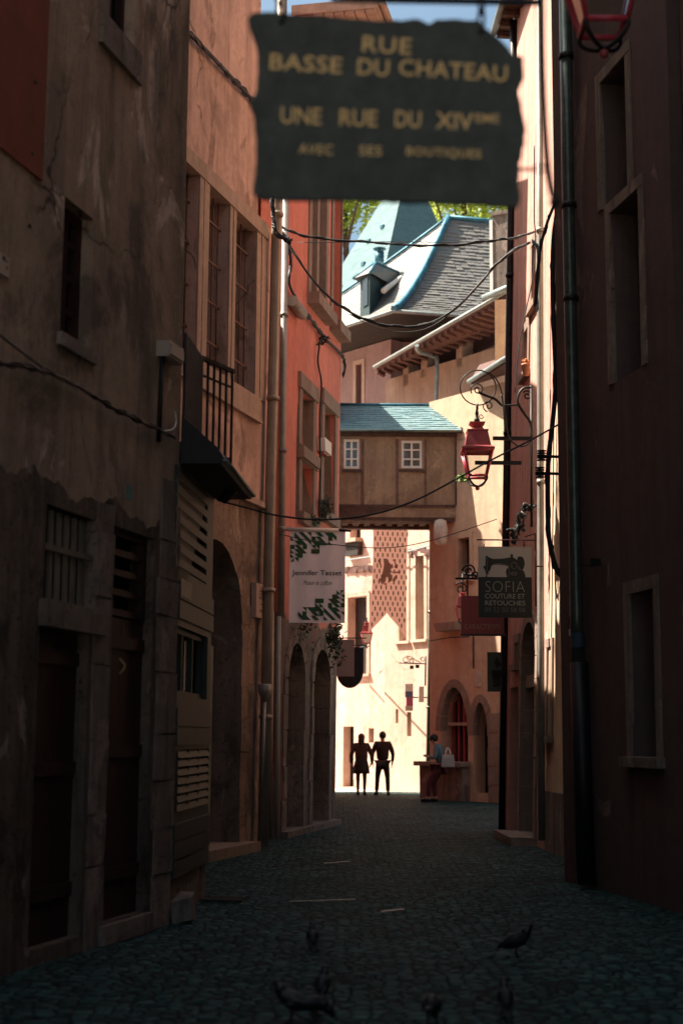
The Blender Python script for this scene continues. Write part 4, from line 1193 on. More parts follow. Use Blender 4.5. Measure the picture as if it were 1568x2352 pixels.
body(AW, [(-1.32, 21.95), (-1.22, 23.75), (-1.6, 23.75), (-1.7, 21.95)], -.05, 8.5, M['l2low'])  # unseen, added to stop sun reaching the street through the gap

# ================================================================== drainpipes
def pipe(name, label, pts, r, mat, clamps=(), group=None, cl_mat=None):
    t = thing(name, label, 'drainpipe', Vector(pts[-1]), group)
    mb = MB(); mb.tube(pts, r, 14); mb.build('pipe', mat, t)
    a, b = Vector(pts[0]), Vector(pts[-1])
    for c in clamps:
        p = a.lerp(b, c); d = (b - a).normalized()
        mb = MB(); mb.tube([p - d * .03, p + d * .03], r * 1.22, 14); mb.build('clamp', cl_mat or mat, t)
    return t
pipe('drainpipe', 'thick beige drainpipe at the corner between the salmon and the red house', [at(648, -20, 21.75), at(637, 470, 21.75), at(622, 1100, 21.7), at(604, 1945, 21.55)], .082, M['pipe'], (.28, .5, .72, .86))
pipe('drainpipe', 'thin grey drainpipe close beside the thick beige one on the red house', [at(656, 440, 23.2), at(649, 1000, 23.1), at(645, 1418, 22.95)], .055, M['pipegrey'], (.3, .62, .8))
M['duct'] = plain('dull white duct', (.34, .31, .27), .6, 0, .15, 4)
t = thing('cable_duct', 'narrow white cable duct running up to the thin grey drainpipe', 'duct', at(635, 1925, 22.7))
mb = MB(); mb.tube([at(641, 1415, 22.7), at(635, 1925, 22.7)], .045, 4); mb.build('duct', M['duct'], t)
mb = MB(); mb.tube([at(626, 1405, 22.3), at(620, 1925, 22.2)], .03, 6); tag(mb.build('conduit', M['pipe']), 'slim beige conduit between the thick drainpipe and the white duct', 'conduit')
mb = MB()
hp = at(608, 1585, 21.4)
mb.lathe(hp - Vector((0, 0, .16)), [(.03, 0), (.09, .12), (.10, .24), (.085, .25)], 12); mb.tube([hp + Vector((0, 0, -.15)), hp + Vector((-.03, 0, -1.5))], .028, 8)
tag(mb.build('rainwater_hopper', M['pipegrey']), 'small dark hopper and thin pipe against the thick beige drainpipe', 'hopper')
pipe('drainpipe', 'black drainpipe on the far corner of the dull red house on the right', [at(1180, -20, 26.05), at(1174, 450, 26.05), at(1160, 1300, 26.0), at(1153, 1905, 25.9)], .07, M['iron'], (.2, .36, .55, .7))
def epx(px, py, n=.1):
    u, v = FE.uv(px, py, n); return FE.w(u, v, n)
pt = pipe('drainpipe', 'glossy dark drainpipe with torn stickers down the corner of the dark house', [epx(1296, -30), epx(1303, 400), epx(1313, 900), epx(1323, 1400), epx(1326, 1520)], .074, M['pipedark'], (.11, .34, .48), None, M['iron'])
mb = MB(); mb.tube([epx(1328, 1521), epx(1345, 2030)], .1, 14); mb.build('cast_iron_foot', M['iron'], pt)
for (x, y, h, c) in ((1322, 1392, .22, (.25, .25, .24)), (1326, 1470, .16, (.03, .05, .09)), (1321, 1452, .07, (.5, .5, .48))):
    p = epx(x, y); mb = MB(); mb.tube([p - Vector((0, 0, h / 2)), p + Vector((0, 0, h / 2))], .0765, 14, cap=False)
    mb.build('sticker', plain('sticker', c, .6, 0, .4, 30), pt)
pipe('drainpipe', 'olive grey drainpipe at the seam of the red and the pale ochre house', [at(1238, -20, 21.6), at(1239, 600, 21.6), at(1241, 1450, 21.55), at(1243, 1930, 21.5)], .05, M['pipegrey'], (.3, .6))
pipe('drainpipe', 'dark green drainpipe between the cream and the tan house at the far end', [at(992, 1190, 43.0), at(988, 1500, 43.0), at(982, 1815, 43.0)], .075, M['pipedark'], (.35, .7))
# ================================================================== cables
CABG = 'cables strung across and along the street'
def cable(label, pts, r, mat=None, sub=6, twist=0, name='cable', group=CABG):
    p = smoothpath(pts, sub); mb = MB()
    mb.tube(p, r, 6)
    for k in range(twist):
        ph = random.random() * 6; q = []
        for i, c in enumerate(p):
            a = ph + i * .9; q.append(c + Vector((math.cos(a) * r * .8, math.sin(a) * r * .8, math.sin(a * 1.3) * r * 1.5)))
        mb.tube(q, r * .55, 5)
    return tag(mb.build(name, mat or M['cable']), label, 'cable', group)
def P(Y, *xy): return [at(x, y, Y if not isinstance(Y, tuple) else Y[0] + (Y[1] - Y[0]) * i / (len(xy) - 1)) for i, (x, y) in enumerate(xy)]
cable('thick bundle of black cables spanning the street, topmost below the slate sign', P((22.6, 22), (640, 512), (668, 532), (740, 548), (850, 556), (950, 563), (1050, 562), (1130, 552), (1180, 546), (1226, 532)), .016, twist=2)
cable('thin tie wire stretched beside the topmost black cable bundle', P((22.9, 22.2), (680, 557), (900, 555), (1060, 556), (1190, 548)), .006)
cable('thick drooping cable bundle hanging lowest in front of the slate roofs', P((22.6, 22), (648, 530), (672, 575), (705, 625), (745, 672), (790, 708), (850, 738), (920, 750), (985, 742), (1050, 705), (1110, 640), (1160, 588), (1215, 556)), .017, twist=2)
cable('second drooping wire just under the thick hanging bundle', P((22.8, 22.3), (800, 720), (860, 750), (930, 762), (1000, 744), (1090, 668)), .006)
cable('black cable rising from the shop hood past the red lantern to the dark house', P((15.2, 17.5), (500, 1148), (560, 1164), (640, 1184), (740, 1193), (850, 1182), (950, 1150), (1040, 1104), (1120, 1060), (1222, 1008), (1286, 972)), .011)
cable('thin dark wire sagging in front of both banners', P((22.6, 25), (640, 1226), (720, 1243), (800, 1254), (880, 1258), (950, 1250), (1030, 1229), (1140, 1192)), .007)
cable('white sunlit cable crossing the cream and pink end walls', P((47.0, 43.0), (795, 1286), (850, 1278), (930, 1267), (1000, 1248)), .02, M['cablegrey'])
fp = lambda F, n, *xy: [F.w(*F.uv(x, y, n), n) for x, y in xy]
cable('black cable bundle pinned along the grimy brown plaster wall', fp(FA, .05, (-20, 832), (60, 842), (130, 862), (200, 898), (260, 936), (330, 970), (400, 1002)), .014, twist=2)
cable('slanting thin wire above the cable bundle on the brown plaster', fp(FA, .03, (-20, 752), (40, 800), (105, 848)), .008)
cable('pale wire curling round the corner of the brown plaster wall', fp(FA, .06, (378, 990), (398, 985), (405, 968), (402, 945)), .008, M['white'])
cable('thick twisted cable sloping across the top of the salmon wall', fp(FB, .06, (418, 58), (440, 82), (480, 122), (520, 165), (560, 208), (600, 250)), .028, twist=2)
cable('black cable coiled along the wall of the red house below its window sill', fp(FC, .07, (660, 548), (668, 600), (664, 650), (690, 702), (720, 742), (745, 775), (765, 795), (785, 815), (792, 838), (788, 862)), .024, twist=2)
cable('black wire hanging straight down the red house wall', fp(FC, .06, (735, 782), (730, 830), (738, 880), (734, 960), (735, 1080), (732, 1185)), .018)
mb = MB()
c = FC.w(*FC.uv(742, 778, .09), .09)
for i in range(7): mb.tube(smoothpath([c, c + Vector((random.uniform(-.12, .12), random.uniform(-.2, .2), random.uniform(-.15, .2))), c + Vector((random.uniform(-.2, .2), random.uniform(-.3, .3), random.uniform(-.2, .2)))], 4), .014, 5)
tag(mb.build('cable_knot', M['cable']), 'tangle of cable ends on the red house wall', 'cable knot')
cable('bundle of wires running up the corner above the thick beige drainpipe', P(21.5, (625, 455), (628, 500), (634, 536), (650, 545), (668, 556)), .03, twist=3)
cable('thick black cable curving down the edge of the dark house on the right', P(17.55, (1284, 460), (1271, 540), (1268, 640), (1271, 760), (1275, 870), (1268, 970), (1258, 1060), (1257, 1180), (1262, 1250), (1278, 1310), (1297, 1345), (1299, 1500), (1300, 1760)), .03, twist=1)
cable('black cable dropping from the iron bracket along the sunlit strip', P(17.8, (1274, 465), (1256, 510), (1240, 570), (1232, 640), (1228, 700)), .02, twist=1)
cable('pale twisted cable beside the dropping black one in the sunlit strip', P(17.9, (1222, 553), (1233, 570), (1236, 620), (1232, 680), (1234, 712)), .016, M['cablegrey'], twist=2)
cable('thin wire fixed down the dull red house front', P(22.5, (1226, 335), (1226, 420), (1226, 500), (1229, 560), (1222, 640), (1205, 720), (1190, 800), (1182, 900)), .01)
cable('dark wire looping under the lantern bracket on the red house', P(21.3, (1150, 905), (1160, 960), (1166, 1000), (1185, 1022), (1205, 1024), (1222, 1010)), .01)
for i, (x, y) in enumerate(((1256, 1047), (1252, 1086))):
    c = at(x, y, 17.5); mb = MB()
    for k in range(5):
        mb.lathe(c + Vector((-.07, 0, -.06 + k * .028)), [(.03, 0), (.06, .006), (.06, .014), (.03, .02)], 10)
    mb.tube([c + Vector((-.12, 0, .0)), c + Vector((.16, .05, .0))], .018, 6)
    tag(mb.build('insulator', M['iron']), ('upper' if i == 0 else 'lower') + ' of two ribbed black insulators on the cable by the sunlit strip', 'insulator', 'ribbed insulators')
cb = epx(1377, 1292, .0)
t = thing('wall_light', 'small black spotlight fixed to the dark house wall', 'wall light', cb)
mb = MB(); mb.box(FE, FE.uv(1372, 1292)[0] - .0, FE.uv(1386, 1292)[0], FE.uv(1377, 1300)[1], FE.uv(1377, 1286)[1], .04, .16); mb.build('housing', M['iron'], t)
mb = MB(); mb.tube([cb, FE.w(*FE.uv(1379, 1292), .05)], .02, 6); mb.build('arm', M['iron'], t)
# ================================================================== lanterns
def lantern(label, c, s=1.0, group='red street lanterns', parts=True, pane=None):
    """c = centre of the eave of the roof"""
    t = thing('street_lantern', label, 'lantern', c - Vector((0, 0, .58 * s)), group)
    k = lambda l: [(r * s, z * s) for r, z in l]
    mb = MB(); mb.lathe(c, k([(.25, -.03), (.255, .0), (.2, .035), (.155, .27), (.165, .275), (.165, .295), (.10, .31), (.07, .36), (.12, .41), (.12, .425), (.05, .44)]), sq=True); mb.build('roof', M['lamp'], t)
    mb = MB(); mb.lathe(c + Vector((0, 0, .44 * s)), k([(.035, 0), (.05, .03), (.03, .06), (.022, .1), (.03, .13), (.018, .2)]), 10); mb.build('stem', M['iron'], t)
    fr = MB()
    a, b, zt, zb = .225 * s, .135 * s, -.03 * s, -.43 * s
    cs = [(-1, -1), (1, -1), (1, 1), (-1, 1)]
    for x, y in cs:
        fr.tube([c + Vector((x * a, y * a, zt)), c + Vector((x * b, y * b, zb))], .019 * s, 5)
    for q, z in ((a, zt), (b, zb)):
        for i in range(4):
            x, y = cs[i]; x2, y2 = cs[(i + 1) % 4]
            fr.tube([c + Vector((x * q, y * q, z)), c + Vector((x2 * q, y2 * q, z))], .023 * s, 5)
    fr.build('frame', M['lampframe'], t)
    for i in range(4):
        x, y = cs[i]; x2, y2 = cs[(i + 1) % 4]; e = .97
        mb = MB(); mb.quad(c + Vector((x * a * e, y * a * e, zt)), c + Vector((x2 * a * e, y2 * a * e, zt)), c + Vector((x2 * b * e, y2 * b * e, zb)), c + Vector((x * b * e, y * b * e, zb)))
        mb.build('pane', pane or M['clear'], t)
    mb = MB()
    for ang in (R(45), R(135)):
        d = Vector((math.cos(ang), math.sin(ang), 0)) * math.sqrt(2)
        mb.tube(smoothpath([c + d * b + Vector((0, 0, zb)), c + d * b * 1.02 + Vector((0, 0, zb - .05 * s)), c + d * b * .72 + Vector((0, 0, zb - .11 * s)), c + d * b * .3 + Vector((0, 0, zb - .145 * s)),
                            c + Vector((0, 0, zb - .15 * s)), c - d * b * .3 + Vector((0, 0, zb - .145 * s)), c - d * b * .72 + Vector((0, 0, zb - .11 * s)), c - d * b * 1.02 + Vector((0, 0, zb - .05 * s)), c - d * b + Vector((0, 0, zb))], 4), .016 * s, 6)
    mb.build('hoop', M['iron'], t)
    mb = MB(); mb.ball(c + Vector((0, 0, zb - .185 * s)), .035 * s, 10, 6); mb.build('finial', M['lamp'], t)
    return t
YL = 21.4
lc = at(1095, 1032, YL)
lantern('red square lantern hanging from a scrolled bracket in the middle distance, right of the footbridge', lc, .94)
FL = Frame((0, YL), (1, YL))
lx = lambda x, y: FL.uv(x, y)
t = thing('lantern_bracket', 'black wrought iron bracket with large ring and scrolls holding the red lantern', 'bracket', at(1222, 1200, YL))
def ring(mb, F, px, py, rp, r, Y, n=40, nn=0.0):
    u, v = F.uv(px, py); rr = rp / FPX * Y
    mb.tube([F.w(u + rr * math.cos(2 * math.pi * i / n), v + rr * math.sin(2 * math.pi * i / n), nn) for i in range(n)], r, 6, closed=True)
mb = MB(); ring(mb, FL, 1097, 890, 42, .010, YL); mb.build('ring', M['iron'], t)
def scroll(mb, F, px, py, r0, r1, a0, turns, r, Y, ccw=True):
    u, v = F.uv(px, py); mb.tube(spiral(F, u, v, r0 / FPX * Y, r1 / FPX * Y, a0, turns, ccw=ccw), r, 6)
mb = MB()
for a_ in ((1096, 894, 2, 17, 0, 1.6, .010), (1121, 932, 2, 14, 2, 1.4, .009), (1210, 908, 2, 12, 0, 1.4, .014), (1104, 956, 3, 6, 0, 1.0, .006)):
    mb = MB(); scroll(mb, FL, *a_, YL); mb.build('scroll', M['iron'], t)
mb = MB()
pl_ = lambda *xy: smoothpath([FL.w(*lx(x, y)) for x, y in xy], 5)
mb.tube(pl_((1097, 900), (1115, 908), (1136, 916), (1150, 930)), .02, 6)
mb.tube(pl_((1120, 852), (1140, 872), (1152, 905), (1156, 950), (1158, 990)), .010, 6)
mb.tube(pl_((1220, 890), (1205, 890), (1193, 900), (1188, 918), (1192, 932), (1205, 952), (1218, 973), (1219, 1006)), .022, 6)
mb.tube([FL.w(*lx(1150, 931)), FL.w(*lx(1194, 930))], .016, 6)
mb.build('arm', M['iron'], t)
for (x0, x1, y) in ((1131, 1222, 1007), (1090, 1196, 1063)):
    a, b = lx(x0, y), lx(x1, y); mb = MB(); mb.box(FL, a[0], b[0], b[1] - .025, b[1] + .025, -.03, .03); mb.build('bar', M['iron'], t)
mb = MB(); mb.tube([FL.w(*lx(1219, 885)), FL.w(*lx(1220, 1210))], .02, 6); mb.build('wall_rod', M['iron'], t)
mb = MB(); u, v = lx(1095, 930); mb.tube([FL.w(u, v + .02), FL.w(u, lc.z + .6)], .018, 8); mb.build('hanger', M['iron'], t)
# the near lantern, cut by the top of the picture
YN = 9.4
nb = at(1384, 64, YN)
nl = lantern('large red lantern close by at the top right, cut off by the picture edge', nb + Vector((0, 0, .43)), 1.0, pane=None)
t = thing('lantern_bracket', 'black iron arm carrying the near red lantern from the right wall', 'bracket', Vector((3.34, YN, nb.z + 1.0)))
hz = nb.z + .43 + .63
mb = MB(); mb.tube([Vector((nb.x, YN, hz)), Vector((nb.x, YN, hz + .15)), Vector((3.36, YN, hz + .15))], .025, 8); mb.tube([Vector((3.35, YN, hz - .5)), Vector((2.4, YN, hz + .13))], .02, 8); mb.build('arm', M['iron'], t)
# small lanterns at the far end
c = at(1062, 1388, 34.5); c.z = at(1062, 1391, 34.5).z
lantern('small red lantern half hidden by the dark red sign on the right', c, .72)
t = thing('lantern_bracket', 'iron arm with scrolls carrying the small lantern behind the dark red sign', 'bracket', at(1100, 1350, 34.5))
Fq = Frame((0, 34.5), (1, 34.5)); mb = MB(); mb.tube([c + Vector((0, 0, .3)), c + Vector((0, 0, .75))], .02, 6); mb.tube([c + Vector((0, 0, .75)), c + Vector((1.6, 1.2, .75))], .025, 6)
scroll(mb, Fq, 1058, 1352, 3, 16, 0, 1.4, .02, 34.5); mb.build('arm', M['iron'], t)
YA = 44.0
c = at(842, 1453, YA)
lantern('sunlit red lantern far down the street on the pink end wall', c, .72, pane=M['frost'])
t = thing('lantern_bracket', 'thin iron arm holding the sunlit far lantern', 'bracket', at(815, 1480, YA))
mb = MB(); z = at(842, 1482, YA).z; e = at(818, 1482, YA); mb.tube([Vector((e.x - .3, YA + 3.0, z)), Vector((c.x, YA, z - .02))], .022, 6); mb.tube([Vector((c.x, YA, z)), Vector((c.x, YA, c.z - .3))], .02, 6); mb.build('arm', M['iron'], t)
# ================================================================== the slate street sign close to the viewer
YS = 5.2
FSg = Frame((0, YS), (1, YS + .02))
G_ = lambda x, y: FSg.uv(x, y)
sg = thing('street_sign', 'dark slate street sign with rough cut edges and gold capitals hanging close overhead', 'street sign', FSg.w(*G_(890, 460)))
ptsD = [(568, 44), (580, 30), (606, 27), (650, 30), (760, 38), (864, 48), (962, 44), (985, 56), (1003, 44), (1100, 47), (1112, 62), (1150, 92), (1176, 124), (1200, 130), (1203, 178), (1188, 210), (1196, 240), (1206, 300), (1204, 330), (1192, 375), (1190, 430), (1194, 462),
        (1188, 474), (1110, 468), (960, 464), (860, 460), (760, 457), (640, 458), (598, 455), (580, 440), (586, 400), (588, 330), (582, 262), (574, 240), (588, 210), (592, 130), (588, 100)]
poly = []
for i, p in enumerate(ptsD):
    q = ptsD[(i + 1) % len(ptsD)]
    n = max(1, int(math.hypot(q[0] - p[0], q[1] - p[1]) / 14))
    for k in range(n):
        f = k / n; j = 2.2 if k else .8
        poly.append((p[0] + (q[0] - p[0]) * f + random.uniform(-j, j), p[1] + (q[1] - p[1]) * f + random.uniform(-j, j)))
mb = MB(); mb.prism(FSg, [G_(*p) for p in poly], -.022, 0)
mslate = plain('sign slate', (.085, .093, .083), .8, 0, .35, 9, .25)
mb.build('slate_panel', mslate, sg)
gold = plain('gold lettering', (.95, .62, .26), .6, 0, .12, 20, .3)
def sgtext(body, x0, y0, x1, y1, slope=0.045, spacing=1.0, off=0.0, parent=None, F=None, n=.0015, mat=None, hgt=None, shear=0, YS_=None):
    F = F or FSg
    a = F.uv(x0, y0); b = F.uv(x1, y1)
    uc_, vc_ = (a[0] + b[0]) / 2, (a[1] + b[1]) / 2
    w_ = b[0] - a[0]; h_ = (hgt / FPX * (YS_ or YS)) if hgt else abs(a[1] - b[1])
    # small rotation of the written line
    ang = -math.atan(slope)
    Fr = Frame((0, 0), (1, 0)); Fr.O = F.w(uc_, vc_); Fr.U = (F.U * math.cos(ang) + F.V * math.sin(ang)); Fr.V = (F.V * math.cos(ang) - F.U * math.sin(ang)); Fr.N = F.N
    return text_mesh(body, Fr, 0, 0, w_, h_, n, mat or gold, parent or sg, spacing=spacing, off=off, shear=shear)
for (bd, x0, x1, yc, hh, slp, sp) in (('RUE', 832, 944, 104, 42, .05, 1.1), ('BASSE', 620, 785, 146, 42, .05, 1.05), ('DU', 821, 893, 155, 42, .05, 1.0), ('CHATEAU', 916, 1164, 162, 42, .05, 1.05),
                                   ('UNE', 645, 738, 266, 42, .03, 1.0), ('RUE', 780, 866, 271, 42, .03, 1.0), ('DU', 907, 966, 274, 42, .03, 1.0), ('XIV', 1000, 1086, 278, 42, .03, 1.0), ('EME', 1092, 1146, 272, 22, .03, 1.0),
                                   ('AVEC', 686, 764, 343, 25, .03, 1.1), ('SES', 825, 876, 346, 25, .03, 1.1), ('BOUTIQUES', 933, 1104, 352, 25, .03, 1.1)):
    sgtext(bd, x0, yc, x1, yc, slp, sp, .01, hgt=hh)
def chain(mb, a, b, r=.018, w=.004):
    a = Vector(a); b = Vector(b); L_ = (b - a).length; n = max(2, int(L_ / (r * 2.4)))
    d = (b - a).normalized(); s1 = d.orthogonal().normalized(); s2 = d.cross(s1)
    for i in range(n):
        c = a.lerp(b, (i + .5) / n); e = s1 if i % 2 else s2
        mb.tube([c + d * math.cos(2 * math.pi * k / 10) * L_ / n * .68 + e * math.sin(2 * math.pi * k / 10) * r * .6 for k in range(10)], w, 5, closed=True)
mb = MB(); chain(mb, FSg.w(*G_(646, 48), .004), FSg.w(*G_(640, -30), .004), .03, .0065); mb.build('chain', M['iron'], sg)
mb = MB(); chain(mb, FSg.w(*G_(1103, 70), .004), FSg.w(*G_(1105, -14), .004), .026, .006); mb.build('chain', M['iron'], sg)
t = thing('sign_bracket', 'black wrought iron bracket holding the slate street sign', 'bracket', FSg.w(*G_(1270, 460)))
barv = G_(1000, 2)[1]
mb = MB(); a = G_(600, 2); mb.box(FSg, G_(760, 3)[0], G_(1245, 3)[0], barv - .004, barv + .016, -.02, .0)
mb.tube(smoothpath([FSg.w(*G_(x, y), -.01) for x, y in ((1241, -60), (1243, 100), (1248, 240), (1254, 340), (1260, 400), (1268, 440), (1276, 455))], 5), [.0125] * 31, 8)
mb.box(FSg, G_(560, 2)[0], G_(762, 2)[0], barv + .03, barv + .05, -.02, .0)
yb = barv + .12
mb.tube([FSg.w(G_(1241, -60)[0], yb - .02, -.01), Vector((3.4, YS, yb))], .016, 8)
mb.tube([FSg.w(G_(620, 0)[0], barv + .04, -.01), FSg.w(G_(640, 0)[0], yb + .02, -.01), FSg.w(G_(1241, -60)[0], yb, -.01)], .012, 8)
mb.build('arm', M['iron'], t)
mb = MB(); u0, v0 = G_(1186, 386); u1, v1 = G_(1254, 384); mb.tube([FSg.w(u0, v0, -.01), FSg.w(G_(1225, 385)[0], v0, -.01)], .006, 6); 
u, v = G_(1240, 385); mb.tube([FSg.w(u + .025 * math.cos(a_), v + .013 * math.sin(a_), -.01) for a_ in [k * .63 for k in range(10)]], .004, 5, closed=True)
mb.build('tie', M['iron'], t)
mb = MB(); mb.ball(FSg.w(*G_(1274, 462), -.01), .02); mb.build('knob', M['iron'], t)
# ================================================================== sewing shop sign
def sign_frame(Y, skew=0.0): return Frame((0, Y), (1, Y + skew))
YF = 21.3
F1 = sign_frame(YF)
L, Rr, T, B_ = F1.uv(1097, 1255)[0], F1.uv(1219, 1255)[0], F1.uv(1150, 1255)[1], F1.uv(1150, 1418)[1]
zx = lambda x: L + (x - 105) / 1315 * (Rr - L)
zy = lambda y: T - (y - 78) / 1752 * (T - B_)
t = thing('shop_sign', 'square sewing shop sign, pale above and black below, with a sewing machine picture', 'shop sign', F1.w((L + Rr) / 2, B_))
mgrey = plain('sign grey', (.34, .32, .30), .5, 0, .06, 2); mblk = plain('sign black', (.010, .0115, .009), .5, 0, .2, 4); mtxt = plain('sign letters', (.20, .205, .185), .5, 0, .05)
mb = MB(); mb.box(F1, L, Rr, B_, T, -.02, 0); mb.build('panel', mgrey, t)
mb = MB(); mb.box(F1, L - .001, Rr + .001, B_ - .001, zy(832), -.0215, .0015); mb.build('lower_panel', mblk, t)
mach = [(290, 320), (325, 305), (370, 345), (480, 385), (700, 375), (860, 350), (905, 345), (905, 265), (965, 265), (965, 345), (1030, 375), (1062, 410), (1080, 330), (1150, 315), (1215, 340), (1250, 440), (1250, 540), (1210, 640), (1190, 645), (1240, 700), (1268, 800), (1265, 836), (810, 836), (785, 700), (810, 620), (850, 612), (840, 560), (760, 540), (600, 520), (480, 525), (430, 560), (410, 640), (375, 690), (340, 710), (372, 728), (370, 750), (330, 752), (325, 836), (280, 836), (300, 800), (300, 752), (292, 745), (285, 690), (230, 590), (230, 560), (280, 560)]
mb = MB(); mb.prism(F1, [(zx(x), zy(y)) for x, y in mach], .0002, .002); mb.build('picture', mblk, t)
mb = MB()
def stroke(pts, r): mb.tube([F1.w(zx(x), zy(y), .003) for x, y in pts], r, 4)
stroke([(322, 330), (320, 690)], .002); stroke([(470, 505), (600, 495), (760, 515), (850, 530), (862, 560), (855, 830)], .0025)
stroke([(985 + 78 * math.cos(a / 3), 545 + 80 * math.sin(a / 3)) for a in range(20)], .0025)
mb.ball(F1.w(zx(940), zy(575), .003), .008, 8, 5)
stroke([(1085, 560), (1090, 620)], .003); stroke([(1115, 580), (1122, 650)], .003); stroke([(1140, 610), (1146, 680)], .003)
for k in range(5): stroke([(900 + k * 34, 715), (915 + k * 34, 770)], .003)
stroke([(895, 740), (975, 690), (1055, 720), (1040, 775), (975, 795), (895, 760)], .002)
mb.build('picture_highlights', mtxt, t)
def ztext(body, x0, x1, y0, y1, off=0.0, spacing=1.0, mat=None):
    return text_mesh(body, F1, zx((x0 + x1) / 2), zy((y0 + y1) / 2), zx(x1) - zx(x0), zy(y0) - zy(y1), .0025, mat or mtxt, t, off=off, spacing=spacing)
ztext('SOFIA', 280, 1250, 935, 1203, -.02, 1.05); ztext('COUTURE ET', 265, 1250, 1242, 1365, .012); ztext('RETOUCHES', 265, 1255, 1410, 1532, .012)
ztext('09 52 50 58 08', 260, 1250, 1580, 1695, -.008, 1.0, plain('dim letters', (.10, .103, .095), .5, 0, .05))
b = thing('sign_bracket', 'thin dark red iron frame from which the sewing shop sign hangs', 'bracket', F1.w(*F1.uv(1229, 1390)))
mb = MB(); mb.tube([F1.w(*F1.uv(1094, 1239), -.01), F1.w(*F1.uv(1230, 1240), -.01)], .010, 6); mb.tube([F1.w(*F1.uv(1228, 1224), -.01), F1.w(*F1.uv(1230, 1392), -.01)], .012, 6); mb.tube([F1.w(*F1.uv(1205, 1232), -.01), F1.w(*F1.uv(1229, 1225), -.01)], .009, 6)
mb.tube([F1.w(*F1.uv(1230, 1300), -.01), F1.w(*F1.uv(1246, 1300), -.02)], .01, 6)
mb.build('rod', plain('dark red iron', (.05, .012, .014), .5, .3, .2), b)
mb = MB(); chain(mb, F1.w(*F1.uv(1111, 1240), -.01), F1.w(*F1.uv(1111, 1262), -.01), .02, .004); mb.build('chain', M['iron'], b)
mb = MB(); chain(mb, F1.w(*F1.uv(1203, 1240), -.01), F1.w(*F1.uv(1203, 1262), -.01), .02, .004); mb.build('chain', M['iron'], b)
mb = MB()
for i in range(26):
    p0 = at(random.uniform(1170, 1222), 0, 21.9); f = random.random()
    c = at(1215 - f * 42 + random.uniform(-6, 6), 1165 + f * 75 + random.uniform(-10, 10), 21.9)
    mb.tube(smoothpath([c, c + Vector((random.uniform(-.08, .08), random.uniform(-.06, .06), random.uniform(-.1, .1))), c + Vector((random.uniform(-.1, .1), 0, random.uniform(-.15, .1)))], 3), random.uniform(.012, .035), 6)
tag(mb.build('junction_box', M['cable']), 'black tangle of cable joints on the red house above the sewing sign', 'cable joint')
# ================================================================== dark red sign behind
F2 = sign_frame(24.4)
L2_, R2_, T2_, B2_ = F2.uv(1058, 1368)[0], F2.uv(1156, 1368)[0], F2.uv(1100, 1368)[1], F2.uv(1100, 1455)[1]
t = thing('shop_sign', 'dark red shop sign with dim capitals, half hidden behind the sewing shop sign', 'shop sign', F2.w((L2_ + R2_) / 2, B2_))
mb = MB(); mb.box(F2, L2_, R2_, B2_, T2_, -.03, 0); mb.build('panel', plain('dark red sign paint', (.13, .014, .020), .45, 0, .12, 3), t)
mb = MB(); mb.box(F2, L2_ - .01, R2_ + .05, B2_ - .035, B2_ - .001, -.035, .008); mb.build('frame', M['iron'], t)
ca, cb = F2.uv(1066, 1444), F2.uv(1148, 1433)
text_mesh('CARACTEMPS', F2, (ca[0] + cb[0]) / 2, (ca[1] + cb[1]) / 2, cb[0] - ca[0], .085, .002, plain('dim red grey letters', (.17, .11, .09), .5), t, spacing=1.05)
b = thing('sign_bracket', 'black iron arm with curls above the dark red sign', 'bracket', F2.w(*F2.uv(1110, 1328)))
mb = MB(); mb.tube([F2.w(*F2.uv(1045, 1328), -.01), F2.w(*F2.uv(1160, 1328), -.01)], .018, 6); mb.tube([F2.w(*F2.uv(1073, 1328), -.01), F2.w(*F2.uv(1073, 1368), -.01)], .014, 6)
mb.tube([F2.w(*F2.uv(1130, 1328), -.01), F2.w(*F2.uv(1130, 1368), -.01)], .014, 6)
mb.build('arm', M['iron'], b)
mb = MB(); scroll(mb, F2, 1077, 1311, 4, 16, 0, 1.5, .016, 24.4); mb.build('scroll', M['iron'], b)
mb = MB(); scroll(mb, F2, 1091, 1320, 3, 9, 3, 1.2, .013, 24.4); mb.build('scroll', M['iron'], b)
# small sign with a picture and its iron arm
F3 = sign_frame(25.9)
a0, a1 = F3.uv(1118, 1497), F3.uv(1152, 1588)
t = thing('shop_sign', 'small dim green picture sign beside the black drainpipe', 'shop sign', F3.w((a0[0] + a1[0]) / 2, a1[1]))
mb = MB(); mb.box(F3, a0[0], a1[0], a1[1], a0[1], -.02, 0); mb.build('panel', plain('dim green sign', (.05, .075, .06), .5, 0, .2), t)
mb = MB(); u, v = F3.uv(1140, 1522)
mb.prism(F3, [(u - .05, v + .01), (u, v + .1), (u + .05, v + .02), (u + .09, v - .03), (u, v - .1)], .001, .003); u, v = F3.uv(1140, 1562); mb.prism(F3, [(u - .08, v + .1), (u + .08, v + .12), (u + .07, v - .1), (u - .06, v - .12)], .001, .003); mb.build('picture', M['iron'], t)
b = thing('sign_bracket', 'short black bar crossing the small green picture sign', 'bracket', F3.w(*F3.uv(1150, 1543)))
mb = MB(); u, v = F3.uv(1128, 1543); mb.box(F3, u, F3.uv(1160, 1543)[0], v - .03, v + .03, .02, .05); mb.build('bar', M['iron'], b)
